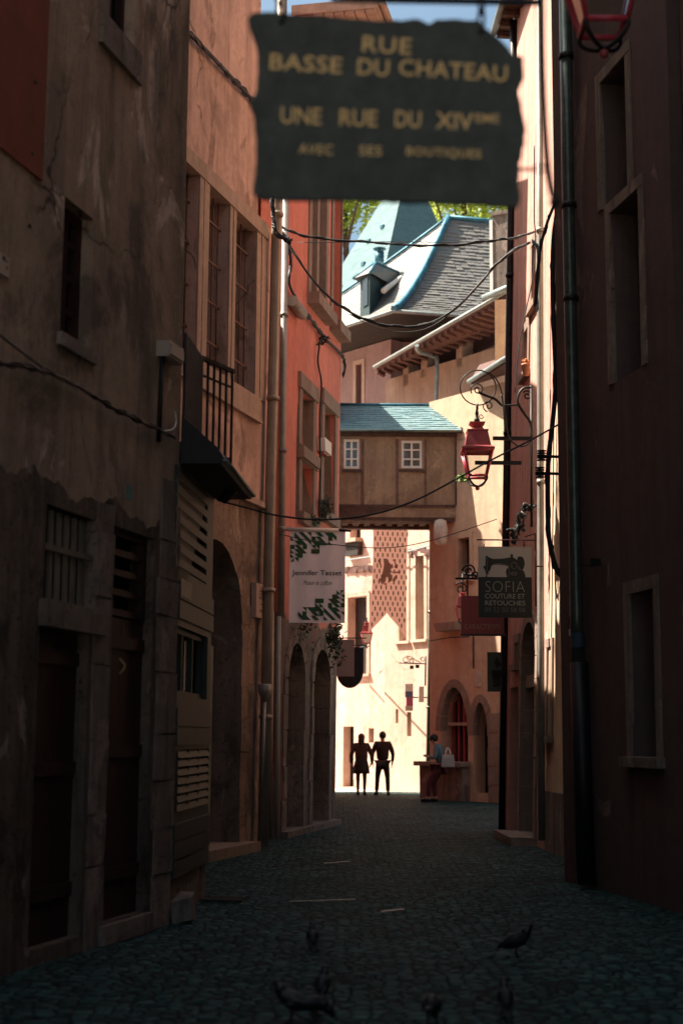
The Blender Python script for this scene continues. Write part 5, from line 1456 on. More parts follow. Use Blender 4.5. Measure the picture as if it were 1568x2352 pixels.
# white plaque on the tan wall, scroll bracket
u0, v1 = Cc(1091, 1541); u1, v0 = Cc(1104, 1576)
mb = MB(); mb.box(FCc, u0, u1, v0, v1, .0, .03)
tag(mb.build('wall_plaque', plain('grey white enamel', (.45, .38, .32), .5)), 'narrow pale plaque on the tan wall above the small arch', 'plaque')
b = thing('wall_bracket', 'thin iron rod with a curled end on the tan wall below the stone canopy', 'bracket', FCc.w(*Cc(1075, 1465), .3))
mb = MB(); mb.tube([FCc.w(*Cc(1080, 1462), .05), FCc.w(*Cc(1050, 1465), .3), FCc.w(*Cc(1018, 1474), .5)], .014, 6); mb.tube([FCc.w(*Cc(1088, 1460), .03), FCc.w(*Cc(1088, 1535), .03)], .016, 6)
mb.build('rod', M['iron'], b)
# ================================================================== hairdresser banner
F4 = sign_frame(23.5)
L4_, R4_ = F4.uv(666, 1217)[0], F4.uv(793, 1217)[0]; T4_, B4_ = F4.uv(730, 1216)[1], F4.uv(730, 1430)[1]
bx = lambda x: L4_ + (x - 125) / 1130 * (R4_ - L4_)
by = lambda y: T4_ - (y - 235) / 1880 * (T4_ - B4_)
t = thing('shop_banner', 'pale lilac cloth banner with green triangles and a name in serif letters', 'banner', F4.w((L4_ + R4_) / 2, B4_))
mcl = plain('lilac cloth', (.90, .80, .82), .85, 0, .08, 2)
mb = MB(); nx, ny = 14, 20
for j in range(ny + 1):
    for i in range(nx + 1):
        u = L4_ + (R4_ - L4_) * i / nx; v = B4_ + (T4_ - B4_) * j / ny
        mb.v.append(F4.w(u, v, 0))
def wav(x, z): return .012 * math.sin(x * 9 + z * 1.5) * (1 - .5 * j / ny)
for j in range(ny):
    for i in range(nx):
        a = j * (nx + 1) + i; mb.f.append((a, a + 1, a + nx + 2, a + nx + 1)); mb.sm.append(True)
for j in range(ny + 1):
    for i in range(nx + 1): mb.v[j * (nx + 1) + i] += F4.N * -(.006 + .006 * math.sin(i * 1.1))
mb.build('cloth', mcl, t)
gm = [plain('banner green', (.022, .095, .045), .8, 0, .3, 9), plain('banner olive', (.05, .075, .03), .8, 0, .3, 9)]
g1, g2 = MB(), MB()
rnd = random.Random(11)
def tri(c, r, kind, mir):
    x0, y0 = 132 + 86 * c, 290 + 86 * r
    q = {'A': [(0, 0), (0, 86), (86, 86)], 'B': [(0, 0), (86, 0), (86, 86)], 'S': [(0, 0), (86, 0), (86, 86), (0, 86)]}[kind]
    pts = [(x0 + a, y0 + b) for a, b in q]
    if mir: pts = [(1387 - a, 2350 - b) for a, b in pts]
    (g1 if rnd.random() < .65 else g2).prism(F4, [(bx(a), by(b)) for a, b in pts], .0008, .0022)
rows = ['ABSB.ABAB.', 'BAB.AB.ABA', 'SBABASSB..', 'ABA.BASB..', 'AASS.SS...', 'BBS.......', 'AB........', '..........']
rows = ['.ABAB.BABSA', 'ABABASBA.SB', '.BSABBSSAA.', 'SBAS.BB....', 'ABSA.SS....', 'ABS........', '.B.........']
for mir in (0, 1):
    for r, l in enumerate(rows):
        for c, k in enumerate(l):
            if k != '.': tri(c, r, k, mir)
g1.prism(F4, [(bx(140), by(890)), (bx(210), by(890)), (bx(210), by(815))], .0008, .0022)
g1.prism(F4, [(bx(1168), by(1455)), (bx(1240), by(1455)), (bx(1168), by(1530))], .0008, .0022)
g1.build('pattern', gm[0], t); g2.build('pattern', gm[1], t)
mtx = plain('dark grey letters', (.035, .04, .038), .7)
text_mesh('Jennifer Tasset', F4, bx(680), by(1125), bx(1190) - bx(175), by(1060) - by(1195), .003, mtx, t, off=.008)
text_mesh('Maison de coiffure', F4, bx(700), by(1310), bx(990) - bx(410), by(1265) - by(1355), .003, plain('thin grey letters', (.13, .11, .10), .7), t, shear=.35)
b = thing('banner_pole', 'white pole standing out from the red house and carrying the lilac banner', 'pole', F4.w(*F4.uv(660, 1217)))
mb = MB(); mb.tube([F4.w(*F4.uv(650, 1215), -.0), F4.w(*F4.uv(778, 1217), -.0)], .032, 10); mb.build('pole', M['white'], b)
mb = MB(); mb.tube([F4.w(*F4.uv(778, 1217), 0), F4.w(*F4.uv(806, 1219), 0)], .02, 8); mb.build('tip', M['iron'], b)
# ================================================================== long checked banner under the bridge
F5 = sign_frame(41.6)
def cloth(name, c, tr):
    m, t_, b = newmat(name)
    f = nramp(t_, nnoise(t_, 2.0, 5, .6, ncoord(t_)), .3, .7)
    t_.links.new(nmix(t_, f, tuple(x * .92 for x in c), c), b.inputs['Base Color']); b.inputs['Roughness'].default_value = .9
    tl = t_.nodes.new('ShaderNodeBsdfTranslucent'); tl.inputs[0].default_value = (*tr, 1); mx = t_.nodes.new('ShaderNodeMixShader'); mx.inputs[0].default_value = .45
    t_.links.new(b.outputs[0], mx.inputs[1]); t_.links.new(tl.outputs[0], mx.inputs[2]); t_.links.new(mx.outputs[0], t_.nodes['Material Output'].inputs[0])
    return m
M['pinkcloth'] = cloth('pink banner cloth', (.84, .70, .66), (.9, .72, .66))
def bp(x, y): return F5.uv(833.7 + x * .10126, 1205 + y * .10126)
t = thing('street_banner', 'long pink banner with dark checks and an emblem, ending in two points under the footbridge', 'banner', F5.w(*bp(600, 2300)))
edge = [(225, 15), (1015, 20), (990, 700), (975, 1300), (965, 1900), (960, 2560), (820, 2330), (600, 2080), (535, 1995), (480, 2070), (300, 2260), (110, 2460), (140, 2100), (200, 1400), (225, 700)]
mb = MB(); mb.prism(F5, [bp(*p) for p in edge], -.006, 0); mb.build('cloth', M['pinkcloth'], t)
g = MB()
for r in range(21):
    y = 65 + r * 122.0
    f = r / 20
    xl = 225 - max(0, (y - 700)) * .05; xr = 1015 - y * .02
    for k in range(8):
        x = xl + 50 + 112 * k - (56 if r % 2 else 0)
        if x < xl + 4 or x > xr - 8: continue
        yb_ = y + (x - 225) * .04
        if y > 1900:
            lim = 2020 + abs(x - 535) * (1.0 if x < 535 else .95)
            if y + 60 > lim or False:
                if not (y + 60 < 1995 + abs(x - 535) * .95 and False): 
                    pass
            # keep checks on the cloth: below the notch only outside the V
            if y + 45 > 2000 + abs(x - 535) * .95 - 0: continue
        if 760 < y < 1300 and 420 < x < 640: continue
        u, v = bp(x, yb_); g.box(F5, u - .018, u + .018, v - .055, v + .055, .0005, .002)
g.build('pattern', plain('brown checks', (.10, .062, .05), .85), t)
em = MB()
for pl0 in ([(455, 760), (560, 770), (600, 880), (690, 960), (620, 1010), (640, 1060), (820, 1060), (800, 1100), (600, 1080), (640, 1140), (650, 1260), (560, 1330), (570, 1200), (520, 1180), (510, 1280), (430, 1360), (350, 1220), (440, 1200), (430, 1110), (455, 1000), (470, 900)],
          [(345, 770), (395, 830), (425, 960), (400, 990), (370, 880), (330, 830)], [(690, 780), (760, 900), (750, 980), (700, 960), (720, 900)], [(660, 1240), (750, 1120), (735, 1260), (680, 1330)]):
    em.prism(F5, [bp(*p) for p in pl0], .0005, .003)
em.build('emblem', plain('emblem brown', (.30, .205, .18), .85), t)
em = MB()
for (x, y) in ((590, 890), (740, 960), (500, 1340), (700, 800), (810, 1070)): 
    em.prism(F5, [bp(x - 30, y - 20), bp(x + 35, y - 15), bp(x + 25, y + 25), bp(x - 25, y + 20)], .003, .005)
em.build('emblem_detail', plain('emblem red', (.38, .10, .12), .85), t)
mb = MB(); mb.tube([F5.w(*F5.uv(852, 1205)), F5.w(*F5.uv(962, 1207))], .02, 6)
mb.build('rod', M['iron'], t)
cable('thin wire strung under the footbridge holding the checked banner', [F5.w(*F5.uv(770, 1203)), F5.w(*F5.uv(900, 1204)), F5.w(*F5.uv(1010, 1203))], .008)
# ================================================================== signs at the far left
F6 = sign_frame(30.5)
a0, a1 = F6.uv(768, 1468), F6.uv(813, 1553)
t = thing('shop_sign', 'plain grey board sign in shade below the hanging plants on the left', 'shop sign', F6.w((a0[0] + a1[0]) / 2, a1[1]))
mb = MB(); mb.box(F6, a0[0], a1[0], a1[1], a0[1], -.02, 0); mb.build('panel', plain('grey board', (.22, .18, .16), .6, 0, .1), t)
mb = MB(); mb.tube([F6.w(a0[0] - .05, a0[1] + .03, 0), F6.w(a1[0] + .25, a0[1] + .03, 0)], .012, 6); mb.build('rod', M['iron'], t)
F7 = sign_frame(31.5)
u0, v1 = F7.uv(772, 1540); u1, _ = F7.uv(834, 1540); vb7 = F7.uv(803, 1580)[1]
t = thing('shop_sign', 'black sign with a rounded lower edge hanging left of the far lantern', 'shop sign', F7.w((u0 + u1) / 2, vb7))
pts = [(u0, v1 + .5), (u1, v1 + .5)] + [((u0 + u1) / 2 + (u1 - u0) / 2 * math.cos(a), v1 - (v1 - vb7) * math.sin(a)) for a in [math.pi * k / 16 for k in range(17)]]
mb = MB(); mb.prism(F7, pts, -.03, 0); mb.build('panel', M['iron'], t)
mb = MB(); mb.tube([F7.w(u0 - .3, v1 + .54, 0), F7.w(u1 + .05, v1 + .54, 0)], .014, 6); mb.build('rod', M['iron'], t)
# ornate little bracket and signs on the cream wall
F8 = sign_frame(43.2)
t = thing('sign_bracket', 'delicate scrolled iron bracket with two tiny hanging plates on the cream wall', 'bracket', F8.w(*F8.uv(976, 1572)))
mb = MB(); mb.tube([F8.w(*F8.uv(977, 1506)), F8.w(*F8.uv(976, 1574))], .025, 6); mb.tube([F8.w(*F8.uv(916, 1522)), F8.w(*F8.uv(978, 1524))], .02, 6); mb.build('arm', M['iron'], t)
mb = MB(); scroll(mb, F8, 931, 1514, 4, 8, 0, 1.2, .012, 43.2); scroll(mb, F8, 944, 1518, 3, 6, 1, 1.2, .012, 43.2); scroll(mb, F8, 970, 1514, 3, 6, 2, 1.2, .012, 43.2)
mb.tube(smoothpath([F8.w(*F8.uv(x, y)) for x, y in ((931, 1506), (943, 1508), (955, 1516), (966, 1521))], 4), .012, 6); mb.build('scrolls', M['rust'], t)
for (x, y) in ((945, 1532), (958, 1530)):
    u, v = F8.uv(x, y); mb = MB(); mb.box(F8, u - .055, u + .055, v - .05, v + .05, -.01, .01); mb.build('plate', M['iron'], t)
F9 = sign_frame(43.4)
t = thing('shop_sign', 'small upright white, blue and pink sign on the cream end wall', 'shop sign', F9.w(*F9.uv(939, 1632)))
u0, v1 = F9.uv(930, 1570); u1, v0 = F9.uv(948, 1632)
hh = (v1 - v0)
for (f0, f1, c, nme) in ((.0, .18, (.6, .56, .5), 'base'), (.182, .5, (.45, .12, .25), 'pink_panel'), (.502, .72, (.12, .16, .30), 'blue_panel'), (.722, 1.0, (.75, .78, .82), 'white_panel')):
    mb = MB(); mb.box(F9, u0 + (.03 if f0 == .182 else 0), u1, v0 + hh * f0, v0 + hh * f1, -.06, .0); mb.build(nme, plain('sign ' + nme, c, .5, 0, .05), t)
mb = MB(); mb.tube([F9.w(u1, (v0 + v1) / 2, -.03), F9.w(u1 + .6, (v0 + v1) / 2, -.3)], .02, 6); mb.build('arm', M['iron'], t)
u0, v1 = F9.uv(961, 1576); u1, v0 = F9.uv(973, 1612)
mb = MB(); mb.box(F9, u0, u1, v0, v1, -.2, 0); tag(mb.build('meter_box', M['white']), 'white box on the cream wall beside the green drainpipe', 'meter box')
c = at(1011, 1222, 38.2); mb = MB(); mb.lathe(c - Vector((0, 0, .32)), [(.1, 0), (.17, .06), (.19, .4), (.15, .62), (.06, .66)], 12); tag(mb.build('wall_lamp', plain('milky plastic', (.42, .34, .30), .5)), 'dim milky lamp under the right end of the footbridge', 'wall lamp')
c = FC.w(*FC.uv(735, 1028, .12), .12)
t = thing('alarm_box', 'small white and red box on the red house beside the hanging wire', 'alarm box', c)
mb = MB(); mb.box(FC, FC.uv(729, 1028)[0], FC.uv(743, 1028)[0], FC.uv(735, 1040)[1], FC.uv(735, 1010)[1], .0, .14, .01); mb.build('case', M['white'], t)
mb = MB(); mb.box(FC, FC.uv(729, 1028)[0], FC.uv(740, 1028)[0], FC.uv(735, 1046)[1], FC.uv(735, 1041)[1], .0, .12, .01); mb.build('lamp', M['lamp'], t)
c = FC.w(*FC.uv(680, 705, .14), .14)
mb = MB(); a = FC.w(*FC.uv(671, 690, .1), .1); b_ = FC.w(*FC.uv(694, 722, .1), .1); mb.tube([a, b_], .1, 8); tag(mb.build('junction_box', M['pipegrey']), 'grey rounded cable box on the red house beside the drainpipes', 'junction box')
# ================================================================== people
def skin_mesh(name, verts, edges, radii, mat, parent, sub=1, label=None):
    me = bpy.data.meshes.new('s'); me.from_pydata([Vector(v) for v in verts], edges, []); me.update()
    ob = bpy.data.objects.new('s', me); SC.collection.objects.link(ob)
    m = ob.modifiers.new('k', 'SKIN'); m.use_smooth_shade = True
    for i, r in enumerate(radii):
        sv = me.skin_vertices[0].data[i]
        sv.radius = r if isinstance(r, tuple) else (r, r); sv.use_root = (i == 0)
    s = ob.modifiers.new('u', 'SUBSURF'); s.levels = sub; s.render_levels = sub
    dg = bpy.context.evaluated_depsgraph_get()
    nm = bpy.data.meshes.new_from_object(ob.evaluated_get(dg))
    bpy.data.objects.remove(ob)
    nm.name = name; nm.materials.clear(); nm.materials.append(mat)
    for p in nm.polygons: p.use_smooth = True
    o = bpy.data.objects.new(name, nm); SC.collection.objects.link(o)
    if parent: o.parent = parent
    if label: o['label'] = label
    return o
SKIN = plain('skin', (.36, .20, .14), .55, 0, .1)
def person(label, loc, rotz, H, pose, cloth):
    t = thing('person', label, 'person', loc)
    t.rotation_euler = (0, 0, rotz)
    k = H / 1.75
    V = {n: Vector(p) * k for n, p in pose.items() if n not in ('face', 'haircol', 'longhair')}
    # body: one continuous skinned surface (pelvis root)
    names = ['pel', 'waist', 'chest', 'neck', 'jaw', 'head', 'crown',
             'shL', 'elL', 'wrL', 'haL', 'shR', 'elR', 'wrR', 'haR',
             'hipL', 'knL', 'anL', 'heL', 'toL', 'hipR', 'knR', 'anR', 'heR', 'toR']
    rad = {'pel': (.155, .115), 'waist': (.135, .1), 'chest': (.165, .115), 'neck': .055, 'jaw': (.066, .075), 'head': (.078, .098), 'crown': (.06, .07),
           'sh': .06, 'el': .042, 'wr': .03, 'ha': (.035, .02), 'hip': .088, 'kn': .058, 'an': .04, 'he': .045, 'to': .035}
    rr = []
    for n in names:
        r = rad.get(n) or rad.get(n[:-1])
        kk = k * (.8 if n[:3] in ('pel', 'wai', 'che') or n[:2] == 'sh' else 1)
        rr.append(tuple(x * kk for x in r) if isinstance(r, tuple) else r * kk)
    ed = [('pel', 'waist'), ('waist', 'chest'), ('chest', 'neck'), ('neck', 'jaw'), ('jaw', 'head'), ('head', 'crown')]
    for s in 'LR': ed += [('chest', 'sh' + s), ('sh' + s, 'el' + s), ('el' + s, 'wr' + s), ('wr' + s, 'ha' + s), ('pel', 'hip' + s), ('hip' + s, 'kn' + s), ('kn' + s, 'an' + s), ('an' + s, 'to' + s), ('an' + s, 'he' + s)]
    idx = {n: i for i, n in enumerate(names)}
    skin_mesh('body', [V[n] for n in names], [(idx[a], idx[b]) for a, b in ed], rr, SKIN, t)
    # hands with fingers
    for s in 'LR':
        w_, h_ = V['wr' + s], V['ha' + s]; d = (h_ - w_).normalized(); sd_ = d.cross(Vector((0, 1, 0)));
        if sd_.length < .1: sd_ = Vector((1, 0, 0))
        sd_ = d.cross(sd_.normalized()).normalized()
        vs = [h_]; es = []; rs = [.022 * k]
        for f in range(4):
            o = sd_ * (f - 1.5) * .02 * k; ln = (.085, .1, .095, .075)[f] * k
            i = len(vs); vs += [h_ + o + d * .02 * k, h_ + o + d * ln * .55, h_ + o * .9 + d * ln - Vector((0, 0, .01))]; es += [(0, i), (i, i + 1), (i + 1, i + 2)]; rs += [.010 * k, .009 * k, .007 * k]
        i = len(vs); vs += [h_ - sd_ * .035 * k, h_ - sd_ * .05 * k + d * .05 * k]; es += [(0, i), (i, i + 1)]; rs += [.011 * k, .009 * k]
        skin_mesh('hand', vs, es, rs, SKIN, t, 1)
    def garment(name, ns, edges, scale, mat, extra=None, label=None):
        vs = [V[n] for n in ns]; rs = []
        for n in ns:
            r = rad.get(n) or rad.get(n[:-1]); r = r if isinstance(r, tuple) else (r, r)
            q = (extra or {}).get(n, scale); rs.append((r[0] * k * q, r[1] * k * q))
        ix = {n: i for i, n in enumerate(ns)}
        return skin_mesh(name, vs, [(ix[a], ix[b]) for a, b in edges], rs, mat, t, 1, label)
    def addv(n, p): V[n] = Vector(p) * k if not isinstance(p, Vector) else p
    cloth(t, V, garment, k, rad, addv)
    # face and hair
    hd = V['head']; fw = (V['toL'] + V['toR'] - V['heL'] - V['heR']); fw.z = 0
    fw = pose.get('face', fw.normalized()) if fw.length > .01 else Vector((0, 1, 0))
    fw = Vector(fw).normalized(); sd2 = fw.cross(Vector((0, 0, 1))).normalized()
    mb = MB()
    for s_ in (-1, 1): mb.ball(hd + fw * .092 * k + sd2 * .032 * k * s_ + Vector((0, 0, .0)), .011 * k, 6, 4)
    mb_build_local(mb, 'eyes', M['iron'], t)
    mb = MB(); mb.ball(hd + fw * .105 * k - Vector((0, 0, .03 * k)), .016 * k, 6, 5, (1, 1, 1.6))
    for s_ in (-1, 1): mb.ball(hd + sd2 * .085 * k * s_ - Vector((0, 0, .02 * k)), .02 * k, 6, 5, (.6, .6, 1.3))
    mb_build_local(mb, 'nose_and_ears', SKIN, t)
    mb = MB(); mb.ball(hd + fw * .088 * k - Vector((0, 0, .065 * k)), .02 * k, 6, 4, (1.0, .6, .3)); mb_build_local(mb, 'mouth', plain('lips', (.25, .09, .08), .5), t)
    mb = MB(); mb.ball(hd - fw * .018 * k + Vector((0, 0, .035 * k)), .112 * k, 14, 10, (.9, 1.0, .98))
    if pose.get('longhair'):
        mb.ball(hd - fw * .06 * k - Vector((0, 0, .08 * k)), .1 * k, 12, 8, (.95, .7, 1.6))
    mb_build_local(mb, 'hair', M['iron'] if not pose.get('haircol') else plain('hair', pose['haircol'], .6), t)
    return t
def mb_build_local(mb, name, mat, parent):
    me = bpy.data.meshes.new(name); me.from_pydata(mb.v, [], mb.f)
    for p in me.polygons: p.use_smooth = True
    me.materials.append(mat)
    o = bpy.data.objects.new(name, me); SC.collection.objects.link(o); o.parent = parent
    return o
base = {'pel': (0, 0, .93), 'waist': (0, .0, 1.1), 'chest': (0, 0, 1.32), 'neck': (0, .0, 1.49), 'jaw': (0, .02, 1.56), 'head': (0, .02, 1.635), 'crown': (0, .0, 1.70),
        'shL': (-.19, 0, 1.43), 'elL': (-.27, -.03, 1.14), 'wrL': (-.25, .05, .91), 'haL': (-.245, .07, .83),
        'shR': (.19, 0, 1.43), 'elR': (.27, -.03, 1.14), 'wrR': (.25, .05, .91), 'haR': (.245, .07, .83),
        'hipL': (-.09, 0, .88), 'knL': (-.1, .03, .49), 'anL': (-.1, 0, .09), 'heL': (-.1, -.05, .045), 'toL': (-.11, .16, .035),
        'hipR': (.09, 0, .88), 'knR': (.1, .02, .49), 'anR': (.1, -.02, .09), 'heR': (.1, -.07, .045), 'toR': (.11, .14, .035)}
TOPS = ['neck', 'waist', 'chest', 'shL', 'elL', 'wrL', 'shR', 'elR', 'wrR', 'pel']
TE = [('chest', 'neck'), ('pel', 'waist'), ('waist', 'chest'), ('chest', 'shL'), ('shL', 'elL'), ('elL', 'wrL'), ('chest', 'shR'), ('shR', 'elR'), ('elR', 'wrR')]
LEGS = ['pel', 'hipL', 'knL', 'anL', 'hipR', 'knR', 'anR']
LE = [('pel', 'hipL'), ('hipL', 'knL'), ('knL', 'anL'), ('pel', 'hipR'), ('hipR', 'knR'), ('knR', 'anR')]
mdk = plain('dark wool', (.022, .010, .012), .85, 0, .3); mtr = plain('black trousers', (.010, .009, .010), .8, 0, .3); mcoat = plain('brown coat', (.05, .026, .022), .85, 0, .3)
def shoes(V, t, k, mat=None):
    mb = MB()
    for s in 'LR':
        a, b = V['he' + s], V['to' + s]; mb.tube([a + Vector((0, 0, .005)), a.lerp(b, .5) + Vector((0, 0, .012)), b, b + (b - a) * .15 - Vector((0, 0, .005))], [.048 * k, .052 * k, .046 * k, .02 * k], 10)
    mb_build_local(mb, 'shoes', mat or M['iron'], t)
def man_cloth(t, V, garment, k, rad, addv):
    garment('jumper', TOPS, TE, 1.2, mdk, {'pel': 1.2, 'waist': 1.4, 'chest': 1.3, 'shL': 1.5, 'shR': 1.5, 'elL': 1.4, 'elR': 1.4, 'wrL': 1.4, 'wrR': 1.4})
    garment('trousers', LEGS, LE, 1.22, mtr, {'pel': 1.32, 'hipL': 1.35, 'hipR': 1.35, 'anL': 1.5, 'anR': 1.5}); shoes(V, t, k)
p1 = dict(base); p1.update({'elL': (-.29, -.04, 1.15), 'wrL': (-.28, .03, .92), 'haL': (-.27, .06, .84), 'elR': (.29, -.04, 1.15), 'wrR': (.28, .03, .92), 'haR': (.27, .06, .84),
    'knL': (-.14, .05, .49), 'anL': (-.16, .04, .09), 'heL': (-.16, -.02, .045), 'toL': (-.19, .19, .035), 'knR': (.14, .0, .49), 'anR': (.15, -.06, .09), 'heR': (.15, -.11, .045), 'toR': (.18, .1, .035)})
person('man in dark jumper and black trousers, right one of two walkers at the street end', ground(878, 1826), R(4), 1.72, p1, man_cloth)
def woman_cloth(t, V, garment, k, rad, addv):
    garment('coat', TOPS, TE, 1.25, mcoat, {'pel': 1.35, 'waist': 1.5, 'chest': 1.3, 'shL': 1.45, 'shR': 1.45, 'elL': 1.5, 'elR': 1.5, 'wrL': 1.4, 'wrR': 1.4})
    mb = MB(); mb.lathe((0, 0, .62 * k), [(.25 * k, 0), (.235 * k, .12 * k), (.2 * k, .3 * k), (.165 * k, .44 * k)], 18)
    mb_build_local(mb, 'skirt', mtr, t)
    garment('stockings', LEGS, LE, 1.08, plain('dark stockings', (.04, .022, .02), .7)); shoes(V, t, k)
p2 = dict(base); p2.update({'longhair': True, 'haircol': (.03, .015, .012), 'elR': (.3, -.04, 1.15), 'wrR': (.3, .06, .92), 'elL': (-.29, -.05, 1.15), 'wrL': (-.3, .05, .9),
    'anL': (-.1, .1, .09), 'heL': (-.1, .05, .045), 'toL': (-.1, .26, .035), 'knL': (-.1, .1, .49), 'anR': (.1, -.12, .1), 'heR': (.1, -.17, .06), 'toR': (.11, .04, .035)})
w_ = person('woman in brown coat and dark skirt, left one of two walkers at the street end', ground(829, 1826), R(-4), 1.66, p2, woman_cloth)
# person leaning against the counter on the right
def lean_cloth(t, V, garment, k, rad, addv):
    garment('shirt', TOPS, TE, 1.22, plain('blue cotton', (.10, .17, .20), .85, 0, .2), {'pel': 1.1, 'waist': 1.3, 'wrL': 1.3, 'wrR': 1.3})
    garment('trousers', LEGS, LE, 1.2, plain('dark red trousers', (.085, .018, .022), .85, 0, .2), {'anL': 1.5, 'anR': 1.5}); shoes(V, t, k)
p3 = dict(base); p3.update({'pel': (0, .02, .9), 'waist': (0, .0, 1.07), 'chest': (0, .06, 1.28), 'neck': (0, .12, 1.44), 'jaw': (0, .18, 1.49), 'head': (0, .2, 1.56), 'crown': (0, .17, 1.63),
    'shL': (-.18, .06, 1.38), 'elL': (-.22, .1, 1.1), 'wrL': (-.1, .3, 1.12), 'haL': (-.06, .37, 1.15), 'shR': (.18, .06, 1.38), 'elR': (.22, .1, 1.1), 'wrR': (.08, .3, 1.12), 'haR': (.04, .37, 1.15),
    'hipL': (-.09, .04, .85), 'knL': (-.1, .28, .47), 'anL': (-.1, .3, .09), 'heL': (-.1, .25, .045), 'toL': (-.11, .46, .035), 'hipR': (.09, .04, .85), 'knR': (.1, .22, .47), 'anR': (.1, .16, .09), 'heR': (.1, .11, .045), 'toR': (.1, .32, .035), 'face': (0, 1, -.3)})
gl = at(1012, 1835, 37.5); gl.z = 0.0; 
lp = person('person in blue shirt and dark red trousers leaning on the stone counter', gl, R(72), 1.72, p3, lean_cloth)
mb = MB(); Fb = Frame((0, 0), (1, 0)); hx = gl + Vector((.16, -.26, .86))
t = thing('tote_bag', 'white tote bag hanging from the shoulder of the person at the counter', 'bag', hx)
mb = MB(); vs = [hx + Vector((x, y, z)) for z, w0, d in ((0, .16, .05), (.02, .17, .06), (.24, .145, .04), (.31, .14, .01)) for x, y in ((-w0, -d), (w0, -d), (w0, d), (-w0, d))]
fs = [(0, 3, 2, 1)] + [(4 * i + k, 4 * i + (k + 1) % 4, 4 * i + 4 + (k + 1) % 4, 4 * i + 4 + k) for i in range(3) for k in range(4)] + [(12, 13, 14, 15)]
mb.add(vs, fs); mb.build('sack', plain('white canvas', (.26, .255, .25), .9, 0, .06), t)
mb = MB(); mb.tube(smoothpath([hx + Vector((-.07, 0, .3)), hx + Vector((-.04, .05, .42)), hx + Vector((0, .1, .47)), hx + Vector((.04, .05, .42)), hx + Vector((.07, 0, .3))], 4), .012, 6); mb.build('handle', M['white'], t)
# ================================================================== pigeons
mpg = plain('dark pigeon feathers', (.011, .012, .013), .55, 0, .35, 20); mpgl = plain('pale grey wing feathers', (.055, .053, .05), .65, 0, .25, 20); mpgn = plain('glossy neck feathers', (.010, .015, .013), .35, 0, .3, 30); mleg = plain('pigeon legs', (.05, .016, .014), .6)
def pigeon(label, g, rotz, kind='dark', pose='stand', s=1.0):
    t = thing('pigeon', label, 'pigeon', g, 'pigeons on the cobbles'); t.rotation_euler = (0, 0, rotz); t.scale = (s, s, s)
    dn = pose == 'feed'
    # body axis: x forward
    if dn: sp = [(-.13, 0, .13), (-.07, 0, .145), (0, 0, .135), (.06, 0, .115), (.10, 0, .085), (.125, 0, .05)]; rr = [.028, .05, .062, .05, .032, .024]
    elif pose == 'up': sp = [(-.09, 0, .085), (-.05, 0, .12), (0, 0, .155), (.035, 0, .195), (.05, 0, .235), (.058, 0, .268)]; rr = [.03, .062, .078, .058, .032, .027]
    else: sp = [(-.12, 0, .09), (-.065, 0, .115), (0, 0, .14), (.055, 0, .17), (.085, 0, .215), (.1, 0, .25)]; rr = [.028, .054, .07, .056, .032, .026]
    skin_mesh('body', sp, [(i, i + 1) for i in range(5)], rr, mpg, t, 2)
    mb = MB(); h = Vector(sp[-1]); n = Vector(sp[-2]); fwd = Vector((1, 0, -.25)).normalized() if not dn else Vector((.5, 0, -.85)).normalized()
    mb.ball(h, .0275, 10, 8); mb.tube([n.lerp(Vector(sp[-3]), .45), n, h], [.046, .034, .026], 10); mb_build_local(mb, 'head', mpgn, t)
    mb = MB(); mb.tube([h + fwd * .022, h + fwd * .05], [.009, .002], 6); mb_build_local(mb, 'beak', M['iron'], t)
    mb = MB()
    for sg in (-1, 1): mb.ball(h + Vector((.012, sg * .022, .004)), .004, 6, 4)
    mb_build_local(mb, 'eyes', plain('orange eye', (.3, .08, .02), .3), t)
    # folded wings, tail
    a, b = Vector(sp[3]), Vector(sp[0])
    d = (b - a).normalized()
    for sg in (-1, 1):
        vs = []; fs = []
        mb = MB()
        for (f, w0, hh) in ((0, .012, .02), (.25, .03, .045), (.55, .03, .045), (.85, .018, .028), (1.2, .004, .006)):
            c = a + (b - a) * f + Vector((0, sg * (.046 if f < .9 else .022), .012))
            vs += [c + Vector((0, 0, hh)), c + Vector((0, sg * w0 * .5, 0)), c + Vector((0, 0, -hh)), c - Vector((0, sg * .02, 0))]
        for i in range(4):
            for k_ in range(4): fs.append((4 * i + k_, 4 * i + (k_ + 1) % 4, 4 * i + 4 + (k_ + 1) % 4, 4 * i + 4 + k_))
        fs += [(0, 1, 2, 3), (16, 17, 18, 19)]
        mb.add(vs, fs, True); mb_build_local(mb, 'wing', mpgl if kind == 'pale' else mpg, t)
    mb = MB(); e = b + d * .11
    mb.add([b + Vector((0, -.025, .012)), b + Vector((0, .025, .012)), e + Vector((0, .035, 0)), e + Vector((0, -.035, 0)), b + Vector((0, -.025, -.008)), b + Vector((0, .025, -.008)), e + Vector((0, .035, -.006)), e + Vector((0, -.035, -.006))],
           [(0, 1, 2, 3), (7, 6, 5, 4), (0, 4, 5, 1), (1, 5, 6, 2), (2, 6, 7, 3), (3, 7, 4, 0)]); mb_build_local(mb, 'tail', mpg, t)
    for sg in (-1, 1):
        mb = MB(); k0 = Vector((.0, sg * .025, .09)); mb.tube([k0, Vector((-.008, sg * .028, .05)), Vector((.006, sg * .03, .008))], [.012, .006, .005], 6)
        for q in (-.6, 0, .6): mb.tube([Vector((.006, sg * .03, .006)), Vector((.006 + .035 * math.cos(q), sg * .03 + .035 * math.sin(q), .004))], [.004, .002], 5)
        mb.tube([Vector((.006, sg * .03, .006)), Vector((-.018, sg * .03, .004))], [.004, .002], 5)
        mb_build_local(mb, 'leg', mleg, t)
    return t
